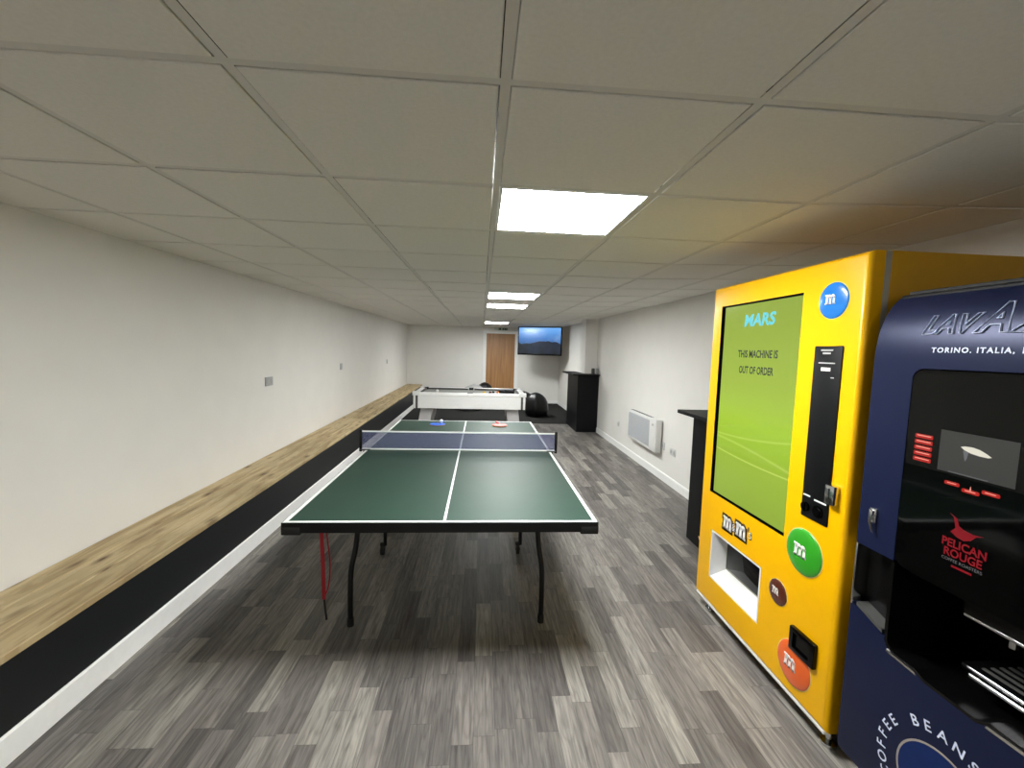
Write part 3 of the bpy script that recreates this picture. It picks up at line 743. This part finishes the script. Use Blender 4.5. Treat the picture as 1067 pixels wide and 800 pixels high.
# panel heater
hx0, hx1, hy0, hy1, hz0, hz1 = 2.235, 2.322, 5.16, 6.17, .34, .765
t = thing('panel_heater', 'white electric panel heater with grey grille on the wall', 'heater', (2.33, (hy0+hy1)/2, hz0))
mb = MB(); mb.box(hx0, hx1, hy0, hy1, hz0, hz1, .012, 3); mb.build('heater_body', M['panel_white'], t)
mb = MB()
mb.box(hx0-.003, hx0+.004, hy0+.20, hy1-.035, hz0+.04, hz1-.035, .002)
for i in range(16):
    z = hz0+.055+i*.0195; mb.box(hx0-.006, hx0-.002, hy0+.205, hy1-.04, z, z+.009)
mb.build('grille', M['grille'], t, smooth=0)
mb = MB(); mb.box(hx0-.006, hx0+.006, hy0+.02, hy0+.17, hz0+.03, hz1-.03, .004); c = mb.build('control_cover', M['panel_white'], t)
mb = MB(); mb.cyl((hx0-.012, hy0+.08, hz1-.075), (hx0-.004, hy0+.08, hz1-.075), .016, n=18); mb.build('thermostat_knob', M['socketgrey'], c)
mb = MB()
for i in range(14):
    y = hy0+.22+i*.055; mb.box(hx0+.02, hx1-.02, y, y+.035, hz1-.001, hz1+.0012)
mb.build('top_vent', M['darkgrey'], t, smooth=0)
mb = MB()
for y in (hy0+.2, hy1-.2): mb.box(hx1-.002, XR-.0005, y-.02, y+.02, hz0+.06, hz1-.06)
mb.build('wall_bracket', M['darkgrey'], t, smooth=0)

# ================================================================== YELLOW VENDING MACHINE
VX = 1.415; VY0, VY1, VZ0, VZ1 = 1.478, 2.522, 0.098, 2.012
t = thing('vending_machine', 'tall yellow vending machine with a lime green touchscreen', 'vending machine', (1.87, 2.0, 0))
SY0, SY1, SZ0, SZ1 = 1.79, 2.425, .78, 1.897
LY0, LY1, LZ0, LZ1 = 1.922, 2.378, .262, .560
vert = lambda e: abs(e.verts[0].co.x-VX) < 1e-5 and abs(e.verts[1].co.x-VX) < 1e-5
mb = MB(); mb.box(VX, VX+.060, VY0, VY1, VZ0, VZ1, .022, 5, only=vert)
c1 = MB(); c1.box(VX-.05, VX+.02, SY0, SY1, SZ0, SZ1); c2 = MB(); c2.box(VX-.05, VX+.2, LY0, LY1, LZ0, LZ1)
door = mb.build('door_panel', M['yellow'], t, smooth=30, cuts=[c1, c2])
mb = MB(); mb.box(VX+.060, VX+.084, VY0-.0005, VY1+.0005, VZ0+.01, VZ1-.002); mb.build('door_gasket', M['gasket'], t, smooth=0, cuts=[MB().box(VX, VX+.2, LY0, LY1, LZ0, LZ1)])
mb = MB(); mb.box(VX+.084, 2.315, VY0, VY1, VZ0, VZ1+.002, .006, 2)
mb.build('cabinet', M['amber'], t, smooth=0, cuts=[MB().box(VX, VX+.15, LY0-.001, LY1+.001, LZ0-.001, LZ1+.001)])
mb = MB(); mb.box(VX+.004, VX+.05, VY0+.012, VY1-.012, VZ0-.014, VZ0+.001, .003); mb.build('base_trim', M['panel_white'], t)
mb = MB(); mb.box(VX+.16, 2.28, VY0+.05, VY1-.05, .03, VZ0+.002); mb.build('plinth', M['rubber'], t, smooth=0)
for x in (VX+.07, 2.2):
    for y in (VY0+.055, VY1-.075):
        mb = MB(); mb.cyl((x, y, 0), (x, y, .014), .03, n=20); mb.cyl((x, y, .014), (x, y, VZ0+.001), .012, n=14); mb.build('foot', M['chrome'], t)
# touchscreen
mb = MB(); mb.box(VX+.013, VX+.0195, SY0+.001, SY1-.001, SZ0+.001, SZ1-.001); mb.box(VX+.0006, VX+.013, SY1-.006, SY1-.0004, SZ0+.001, SZ1-.001); mb.box(VX+.0006, VX+.013, SY0+.0004, SY1-.006, SZ0+.0004, SZ0+.006); mb.box(VX+.0006, VX+.013, SY0+.0004, SY1-.006, SZ1-.005, SZ1-.0004); b_ = mb.build('screen_surround', M['glassblack'], t, smooth=0)
mb = MB(); mb.box(VX+.008, VX+.013, SY0+.003, SY1-.026, SZ0+.013, SZ1-.010); scr = mb.build('touchscreen', M['screen'], t, smooth=0)
mb = MB(); put_text(mb, 'MARS', VX+.0075, 2.213, 1.968, 1.800, .066, bold=.035, shear=.12); mb.build('screen_heading', M['cyanlit'], scr, smooth=0)
mb = MB(); put_text(mb, 'THIS MACHINE IS', VX+.0075, 2.250, 1.934, 1.622, .041, bold=.03); put_text(mb, 'OUT OF ORDER', VX+.0075, 2.232, 1.956, 1.536, .041, bold=.03); mb.build('screen_message', M['blackink'], scr, smooth=0)

# slab-serif m
def slab_m(mb, x, yc, zc, w, h, d=.0015, grow=0.0):
    def bx(a, b, c, e):
        y1 = yc+w/2-a*w+grow; y0 = yc+w/2-b*w-grow
        mb.box(x-d, x, y0, y1, zc-h/2+c*h-grow, zc-h/2+e*h+grow)
    for a in (.08, .41, .74): bx(a, a+.19, 0.0, .80)
    for a in (.02, .37, .72): bx(a, a+.26, 0.0, .15)
    bx(0.0, .27, .84, 1.0); bx(.08, .27, .80, .9)
    def arch(a, b):
        pts = []
        for i in range(9):
            u = PI-PI*i/8; pts.append(((a+b)/2+(b-a)/2*math.cos(u), .60+.40*math.sin(u)))
        for i in range(9):
            u = PI*i/8; pts.append(((a+b)/2+((b-a)/2-.16)*math.cos(u), .58+.20*math.sin(u)))
        # scale grow outward from the arch centre
        q = []
        for k, (px, pz) in enumerate(pts):
            gx = grow/w*(1 if k < 9 else -1)
            dx, dz = px-(a+b)/2, pz-.6; L = max(1e-6, math.hypot(dx, dz))
            q.append((yc+w/2-(px+gx*dx/L)*w, zc-h/2+(pz+grow/h*(1 if k < 9 else -1)*dz/L)*h))
        mb.prism(q, 'x', x-d, x)
    arch(.16, .60); arch(.49, .93)
for name, lab, y, z, r, m in (('emblem', 'blue round emblem', 1.624, 1.843, .073, 'lblue'), ('emblem', 'green round emblem', 1.664, .768, .100, 'lgreen'), ('emblem', 'small brown round emblem', 1.796, .508, .059, 'lbrown'), ('emblem', 'orange round emblem', 1.668, .249, .097, 'lorange')):
    mb = MB(); prof = [(r, 0.0)]+[(r*math.cos(a), .002+r*.13*math.sin(a)) for a in [PI/2*i/8 for i in range(0, 8)]]+[(0, .002+r*.13)]
    X = Matrix.Translation((VX-.0002, y, z)) @ Matrix.Rotation(-PI/2, 4, 'Y')
    mb.lathe(prof, 48, X=X); e_ = tag(mb.build(name, M[m], t, smooth=60), lab)
    mb = MB(); mb.lathe([(r*.96, 0), (r*1.035, 0), (r*1.035, .0012), (r*.96, .0012)], 48, ring=True, X=Matrix.Translation((VX-.0002, y, z)) @ Matrix.Rotation(-PI/2, 4, 'Y'))
    mb.build('emblem_rim', M['rim'], e_, smooth=0)
    mb = MB(); slab_m(mb, VX-.002-r*.12, y+.006, z+.005, r*.72, r*.56, d=r*.02); mb.build('emblem_letter', M['whiteink'], e_, smooth=0)
# wordmark m&m's
mb = MB(); x = VX-.0002
mL = [(2.222, .652, .080, .082), (2.092, .672, .088, .082)]
slab_m(mb, x, 2.222, .658, .084, .074, .0014, grow=.012); slab_m(mb, x, 2.100, .668, .090, .074, .0014, grow=.012)
put_text(mb, '&', x-.0008, 2.180, 2.146, .660, .050, bold=.06); put_text(mb, "'s", x-.0008, 2.044, 2.008, .685, .062, bold=.05)
mk = mb.build('wordmark', M['brownink'], t, smooth=0)
for y_, z_, w_ in ((2.222, .658, .084), (2.100, .668, .090)):
    mb = MB(); slab_m(mb, x-.0015, y_, z_, w_, .074, .0012); mb.build('wordmark_letter', M['whiteink'], mk, smooth=0)
mb = MB(); put_text(mb, '&', x-.0020, 2.176, 2.150, .660, .040, bold=-.005); mb.build('wordmark_letter', M['whiteink'], mk, smooth=0)
mb = MB(); put_text(mb, 's', x-.0020, 2.031, 2.012, .678, .034, bold=-.005); mb.build('wordmark_letter', M['whiteink'], mk, smooth=0)
# payment column
mb = MB(); mb.box(VX-.006, VX+.002, 1.556, 1.697, .925, 1.660, .005, 2); pc = mb.build('payment_panel', M['blackmat'], t)
mb = MB(); x0, x1 = VX-.0068, VX-.0055
for y0, y1, z0, z1 in ((1.60, 1.66, 1.640, 1.646), (1.61, 1.65, 1.627, 1.634), (1.585, 1.668, 1.588, 1.593), (1.585, 1.60, 1.530, 1.534)): mb.box(x0, x1, y0, y1, z0, z1)
mb.build('instruction_lines', M['socketgrey'], pc, smooth=0)
mb = MB(); mb.box(x0, x1, 1.606, 1.652, 1.558, 1.572); mb.build('white_label', M['whiteink'], pc, smooth=0)
mb = MB(); mb.box(x0, x1, 1.650, 1.688, 1.018, 1.025); mb.box(x0, x1, 1.566, 1.628, 1.012, 1.019); mb.build('slot_labels', M['ptext'], pc, smooth=0)
mb = MB(); mb.cyl((VX-.016, 1.668, .972), (VX-.004, 1.668, .972), .020, n=22); mb.box(VX-.020, VX-.015, 1.664, 1.672, .956, .988); mb.build('return_knob', M['glassblack'], pc)
mb = MB(); mb.cyl((VX-.010, 1.603, .972), (VX-.004, 1.603, .972), .026, n=22); mb.cyl((VX-.013, 1.603, .972), (VX-.009, 1.603, .972), .015, n=22); mb.build('card_reader', M['glassblack'], pc)
mb = MB(); mb.box(VX-.028, VX+.002, 1.514, 1.556, 1.030, 1.108, .004); cl = mb.build('coin_entry', M['chrome'], t)
mb = MB(); mb.box(VX-.030, VX-.0275, 1.533, 1.537, 1.055, 1.096); mb.build('coin_slot', M['rubber'], cl, smooth=0)
# coin return cup
mb = MB(); mb.box(VX-.020, VX+.002, 1.548, 1.688, .316, .424, .006, 2); cr = mb.build('coin_return', M['glassblack'], t, cuts=[MB().box(VX-.05, VX-.008, 1.572, 1.664, .336, .404)])
mb = MB(); mb.box(VX-.010, VX-.0075, 1.576, 1.660, .344, .398); mb.build('return_flap', M['darkglass'], cr, smooth=0)
# delivery bay
mb = MB(); xb = VX+.112
mb.box(VX+.002, xb, LY1-.012, LY1-.0005, LZ0+.001, LZ1-.001); mb.box(VX+.002, xb, LY0+.0005, LY0+.012, LZ0+.001, LZ1-.001); mb.box(VX+.002, xb, LY0+.012, LY1-.012, LZ1-.012, LZ1-.001)
mb.prism([(VX+.002, LZ0+.001), (xb, LZ0+.001), (xb, LZ0+.050), (VX+.002, LZ0+.008)], 'y', LY0+.012, LY1-.012)
mb.box(xb-.010, xb, LY0+.012, LY1-.012, LZ0+.05, LZ1-.012)
bay = mb.build('delivery_bay', M['panel_white'], t, smooth=0)
mb = MB(); mb.box(xb-.018, xb-.0095, LY0+.020, LY1-.022, LZ0+.062, LZ1-.014, .002); mb.build('bay_flap', M['glassblack'], bay)
mb = MB(); mb.box(xb-.013, xb-.0092, LY1-.020, LY1-.0125, LZ0+.05, LZ1-.012); mb.box(xb-.013, xb-.0092, LY0+.012, LY1-.0125, LZ0+.050, LZ0+.058); mb.build('flap_frame', M['gasket'], bay, smooth=0)
mb = MB(); mb.lathe([(0, 0), (.020, 0), (.020, .0012), (0, .0012)], 28, X=Matrix.Translation((VX+.002, 2.506, .435)) @ Matrix.Rotation(-PI/2-.35, 4, 'Y') @ Matrix.Diagonal((1.15, .55, 1, 1)))
mb.build('edge_sticker', M['lpink'], t, smooth=0)

# ================================================================== COFFEE MACHINE
CX = 1.415; CY0, CY1, CZ0, CZ1 = .70, 1.424, .095, 1.852
t = thing('coffee_machine', 'dark blue coffee machine with black glass front beside the yellow vending machine', 'coffee machine', (1.85, 1.06, 0))
mb = MB(); mb.box(CX+.075, 2.20, CY0+.006, CY1-.004, CZ0+.01, CZ1-.012, .006); mb.build('cabinet', M['blackmat'], t, smooth=0, cuts=[MB().box(CX, CX+.40, .745, 1.288, .575, .935)])
prof = [(CX+.03, CZ0), (CX+.006, CZ0+.012), (CX, CZ0+.04), (CX, 1.615)]
for i in range(1, 11):
    u = i/10*PI/2*.93; prof.append((CX+.125*(1-math.cos(u)), 1.615+.232*math.sin(u)))
prof += [(CX+.128, CZ1-.004), (CX+.16, CZ1-.002), (CX+.16, 1.60), (CX+.074, 1.55), (CX+.074, CZ0)]
mb = MB(); mb.prism(prof, 'y', CY0, CY1)
def rrect(y0, y1, z0, z1, r, n=6):
    out = []
    for cy, c_z, a0 in ((y1-r, z1-r, 0), (y0+r, z1-r, 90), (y0+r, z0+r, 180), (y1-r, z0+r, 270)):
        for i in range(n+1):
            a = math.radians(a0+90*i/n); out.append((cy+r*math.cos(a), c_z+r*math.sin(a)))
    return out
WY0, WY1 = .742, 1.283
win = MB(); win.prism(rrect(WY0, WY1, .614, 1.586, .035), 'x', CX-.05, CX+.3)
dip = MB(); dip.prism([(1.176, .625), (1.176, .6145), (1.15, .600), (1.01, .598), (.981, .6145), (.981, .625)], 'x', CX-.05, CX+.3)
pk = MB(); pk.prism([(1.2832-.02, .93), (1.424+.02, .93), (1.424+.02, .690), (1.405, .690), (1.30, .652), (1.2832-.02, .652)], 'x', CX-.05, CX+.055)
front = mb.build('front_panel', M['coffee_blue'], t, smooth=40, cuts=[win, dip, pk])
mb = MB(); mb.box(CX+.10, 2.19, CY0+.01, CY1-.008, CZ1-.014, CZ1+.001, .003); mb.build('top_cap', M['rubber'], t, smooth=0)
# black glass door with display
mb = MB(); mb.prism(rrect(WY0+.004, WY1-.004, .925, 1.582, .032), 'x', CX-.002, CX+.02, .0015, 1); glass = mb.build('glass_door', M['glassblack'], t, smooth=30)
mb = MB(); mb.prism([p for p in rrect(WY0+.010, WY1-.010, 1.20, 1.572, .026) if p[1] > 1.3]+[(WY0+.010, 1.272), (WY1-.010, 1.272)], 'x', CX-.0035, CX-.0015); mb.build('upper_window', M['darkglass'], glass, smooth=0)
mb = MB(); mb.box(CX-.0045, CX-.0030, .985, 1.176, 1.279, 1.403); dsp = mb.build('display', M['greyscreen'], glass, smooth=0)
mb = MB()
pts = [(1.118+.0, 1.360)]
cup = [(1.119, 1.362), (1.108, 1.3655), (1.090, 1.3665), (1.072, 1.3635), (1.056, 1.3565), (1.042, 1.3485), (1.050, 1.3455), (1.070, 1.3455), (1.092, 1.3485), (1.108, 1.354)]
mb.prism(cup, 'x', CX-.0056, CX-.0044); mb.build('display_saucer', M['cupwhite'], dsp, smooth=0)
mb = MB(); mb.prism([(1.112, 1.352), (1.098, 1.349), (1.101, 1.330), (1.105, 1.322)], 'x', CX-.0054, CX-.0044); mb.box(CX-.0054, CX-.0044, 1.045, 1.145, 1.2805, 1.2825); mb.build('display_detail', M['cupgrey'], dsp, smooth=0)
for i in range(5):
    z = 1.370-i*.0185
    mb = MB(); mb.prism(rrect(1.197, 1.250, z-.006, z+.007, .003, 3), 'x', CX-.0050, CX-.003); ky = mb.build('selection_key', M['redlit'], glass, smooth=0)
    mb = MB(); mb.box(CX-.0056, CX-.0049, 1.202, 1.244, z+.001, z+.004); mb.build('key_text', M['pinklit'], ky, smooth=0)
for yc, zc, w in ((1.133, 1.2475, .040), (1.084, 1.238, .044), (1.036, 1.248, .042)):
    mb = MB(); mb.prism(rrect(yc-w/2, yc+w/2, zc-.006, zc+.005, .004, 3), 'x', CX-.0035, CX-.002); ky = mb.build('lower_key', M['redlit'], glass, smooth=0)
    mb = MB(); mb.box(CX-.0042, CX-.0034, yc-w*.3, yc+w*.3, zc-.001, zc+.0015)
    if yc == 1.084: mb.prism([(yc-.002, zc+.003), (yc+.002, zc+.003), (yc, zc+.016)], 'x', CX-.0042, CX-.0034)
    mb.build('key_text', M['pinklit'], ky, smooth=0)
# roaster logo: standing pelican, two lines, small line and a bar
mb = MB(); x0, x1 = CX-.0032, CX-.002
mb.prism([(1.128, 1.158), (1.117, 1.150), (1.110, 1.120), (1.122, 1.104), (1.105, 1.094), (1.086, 1.090), (1.070, 1.098), (1.058, 1.114), (1.040, 1.122), (1.066, 1.118), (1.090, 1.122), (1.102, 1.128), (1.108, 1.148)], 'x', x0, x1)
put_text(mb, 'PELICAN', x1-.0006, 1.142, 1.028, 1.071, .026, bold=.03); put_text(mb, 'ROUGE', x1-.0006, 1.134, 1.036, 1.042, .026, bold=.03)
mb.box(x0, x1, 1.058, 1.110, 1.000, 1.006)
lg = mb.build('roaster_logo', M['redlogo'], glass, smooth=0)
mb = MB(); put_text(mb, 'COFFEE ROASTERS', x1-.0006, 1.138, 1.034, 1.0195, .009); mb.build('logo_subtitle', M['whitelit'], lg, smooth=0)
# dispensing bay
mb = MB(); bx0, bx1 = CX+.021, CX+.36
mb.box(bx1-.02, bx1, WY0+.004, WY1-.004, .60, .925); mb.box(CX+.076, bx1-.02, WY1-.016, WY1-.004, .60, .925); mb.box(CX+.076, bx1-.02, WY0+.004, WY0+.016, .60, .925)
mb.box(CX+.012, bx1-.02, WY0+.016, WY1-.016, .578, .598); mb.box(CX+.03, bx1-.02, WY0+.016, WY1-.016, .905, .924)
by = mb.build('dispensing_bay', M['bay'], t, smooth=0)
mb = MB(); mb.box(CX+.10, bx1-.02, WY0+.018, 1.135, .662, .680, .004)
sh = mb.build('cup_shelf', M['bay'], by)
mb = MB(); mb.cyl((CX+.095, WY0+.03, .679), (CX+.095, 1.11, .679), .006, n=12); mb.cyl((CX+.092, WY0+.03, .660), (CX+.092, 1.10, .660), .0075, n=12); mb.build('shelf_rail', M['chrome'], sh)
mb = MB()
for i in range(6): mb.box(CX+.125+i*.03, CX+.137+i*.03, WY0+.03, 1.10, .680, .683, .001)
mb.build('drip_grille', M['darkgrey'], sh, smooth=0)
mb = MB(); mb.box(CX+.075, CX+.16, .95, 1.135, .838, .904, .012, 3); nz = mb.build('spout_block', M['bay'], by)
mb = MB(); mb.cyl((CX+.080, .965, .842), (CX+.080, 1.122, .842), .0065, n=12); mb.cyl((CX+.12, 1.03, .80), (CX+.12, 1.03, .84), .012, n=14); mb.build('spout_trim', M['chrome'], nz)
mb = MB(); mb.prism([(1.2845, .924), (1.2845, .645), (1.270, .619), (1.245, .6125), (1.178, .6125), (1.152, .598), (1.008, .596), (.979, .6125), (.75, .6125), (.741, .64), (.741, .924), (.749, .924), (.75, .65), (.78, .622), (.98, .6215), (1.01, .606), (1.15, .608), (1.178, .6215), (1.24, .6215), (1.260, .628), (1.275, .65), (1.2765, .924)], 'x', CX-.001, CX+.082)
mb.build('bay_liner', M['bay'], t, smooth=0)
mb = MB(); mb.prism([(1.272, .612), (1.272, .620), (1.262, .617), (1.176, .611), (1.172, .603), (1.26, .609)], 'x', CX-.004, CX+.012); mb.build('bay_lip', M['chrome'], t, smooth=0)
mb = MB(); mb.prism([(.985, .603), (.981, .612), (.86, .616), (.760, .620), (.760, .609), (.86, .607)], 'x', CX-.004, CX+.012)
mb.build('bay_lip', M['chrome'], t, smooth=0)
# cup pocket
mb = MB(); mb.box(CX+.050, CX+.062, 1.286, CY1-.004, .66, .929); p_ = mb.build('cup_pocket', M['bay'], t, smooth=0)
mb = MB(); mb.prism([(1.300, .657), (1.404, .694), (1.404, .708), (1.300, .672)], 'x', CX+.004, CX+.05); mb.build('pocket_sill', M['darkgrey'], p_, smooth=0)
mb = MB(); mb.box(CX+.002, CX+.05, 1.2835, 1.290, .66, .928); mb.build('pocket_edge', M['bay'], p_, smooth=0)
mb = MB(); mb.box(CX-.002, CX+.05, CY1-.008, CY1-.001, .692, .928, .002); mb.build('pocket_strip', M['chrome'], p_)
# lock handle
mb = MB(); mb.box(CX-.010, CX+.002, 1.352, 1.376, 1.030, 1.082, .004); lk = mb.build('lock_plate', M['chrome'], t)
mb = MB(); mb.prism([(1.371, 1.078), (1.355, 1.074), (1.362, 1.040), (1.349, 1.000), (1.354, .996), (1.370, 1.030)], 'x', CX-.018, CX-.009, .002); mb.build('lock_lever', M['chrome'], lk)
# brand name across the curved top: outline letters, big middle A
def curved(me, y_left, z_base, sy, sz):
    """lay print on the bowed upper front"""
    for v in me.vertices:
        y = y_left-v.co.x*sy; z = z_base+v.co.y*sz
        s = max(0.0, min(1.0, (z-1.615)/.232)); xx = CX+.125*(1-math.sqrt(1-s*s))
        v.co = Vector((xx-.0022-v.co.z*.3, y, z))
def outline_word(s, y0, y1, zb, h, shear=.28):
    me = text_mesh(s, outline=.012, shear=shear, align='LEFT', bold=.035); a, b, c, d = extent(me)
    for v in me.vertices: v.co.x -= a; v.co.y -= c
    curved(me, y0, zb, (y0-y1)/(b-a), h/(d-c)); return me
mb = MB()
for s, y0, y1, zb, h in (('LAV', 1.272, 1.118, 1.694, .062), ('A', 1.132, 1.046, 1.694, .088), ('ZZA', 1.046, .86, 1.694, .062)):
    me = outline_word(s, y0, y1, zb, h); mb.mesh(me, Matrix.Identity(4)); bpy.data.meshes.remove(me)
mb.build('brand_lettering', M['silverprint'], front, smooth=0)
mb = MB()
me = text_mesh('TORINO. ITALIA, 1895', bold=.03, align='LEFT', space=1.25); a, b, c, d = extent(me)
for v in me.vertices: v.co.x -= a; v.co.y -= c
curved(me, 1.233, 1.634, (1.233-.958)/(b-a), .0195/(d-c)); mb.mesh(me, Matrix.Identity(4)); bpy.data.meshes.remove(me)
mb.build('town_lettering', M['paleprint'], front, smooth=0)
# round print on the lower panel
RY, RZ = 1.072, .297
mb = MB(); mb.lathe([(0, 0), (.128, 0), (.128, .0008), (0, .0008)], 56, X=Matrix.Translation((CX-.0001, RY, RZ)) @ Matrix.Rotation(-PI/2, 4, 'Y')); dc = mb.build('round_print', M['disc_blue'], front, smooth=0)
mb = MB(); mb.lathe([(.127, 0), (.133, 0), (.133, .0014), (.127, .0014)], 56, ring=True, X=Matrix.Translation((CX-.0001, RY, RZ)) @ Matrix.Rotation(-PI/2, 4, 'Y')); mb.build('print_ring', M['ringprint'], dc, smooth=0)
for ch, ang in zip('COFFEEBEANS', (209, 196.5, 184, 171, 158.5, 146.5, 119, 106.5, 93, 79.5, 67)):
    mb = MB(); a = math.radians(ang); me = text_mesh(ch, size=.044, bold=.0006)
    mb.mesh(me, facing_room(CX-.0012, RY-.184*math.cos(a), RZ+.184*math.sin(a), rot=a-PI/2)); bpy.data.meshes.remove(me)
    mb.build('print_letter', M['paleprint'], front, smooth=0)
for x in (CX+.12, 2.12):
    for y in (CY0+.07, CY1-.07):
        mb = MB(); mb.cyl((x, y, 0), (x, y, .014), .028, n=18); mb.cyl((x, y, .014), (x, y, CZ0+.012), .012, n=12); mb.build('foot', M['black'], t)
mb = MB(); mb.box(CX+.2, 2.15, CY0+.03, CY1-.03, .03, CZ0+.012); mb.build('plinth', M['rubber'], t, smooth=0)

# ================================================================== WORLD, CAMERA, VIEW
w = bpy.data.worlds.new('World'); scn.world = w; w.use_nodes = True
w.node_tree.nodes['Background'].inputs[0].default_value = (0.5, 0.5, 0.5, 1); w.node_tree.nodes['Background'].inputs[1].default_value = 0.05

f, yaw, pitch, roll = 438.2, .0737, .0818, -.028
cy, sy, cp, sp = math.cos(yaw), math.sin(yaw), math.cos(pitch), math.sin(pitch)
fwd = Vector((sy*cp, cy*cp, -sp)); right = Vector((cy, -sy, 0)); down = fwd.cross(right)
cr_, sr_ = math.cos(roll), math.sin(roll)
r2 = cr_*right+sr_*down; d2 = -sr_*right+cr_*down
cam = bpy.data.cameras.new('camera'); co = bpy.data.objects.new('camera', cam); COL.objects.link(co)
Rm = Matrix((r2, -d2, -fwd)).transposed().to_4x4()
co.matrix_world = Matrix.Translation((0, 0, 1.61)) @ Rm
cam.sensor_width = 36; cam.sensor_fit = 'HORIZONTAL'; cam.lens = f/1067*36; cam.clip_start = 0.05; cam.clip_end = 100
scn.camera = co
vs = scn.view_settings
vs.view_transform = 'Standard'; vs.look = 'None'; vs.gamma = 1.0; vs.exposure = 0.0; vs.use_curve_mapping = False
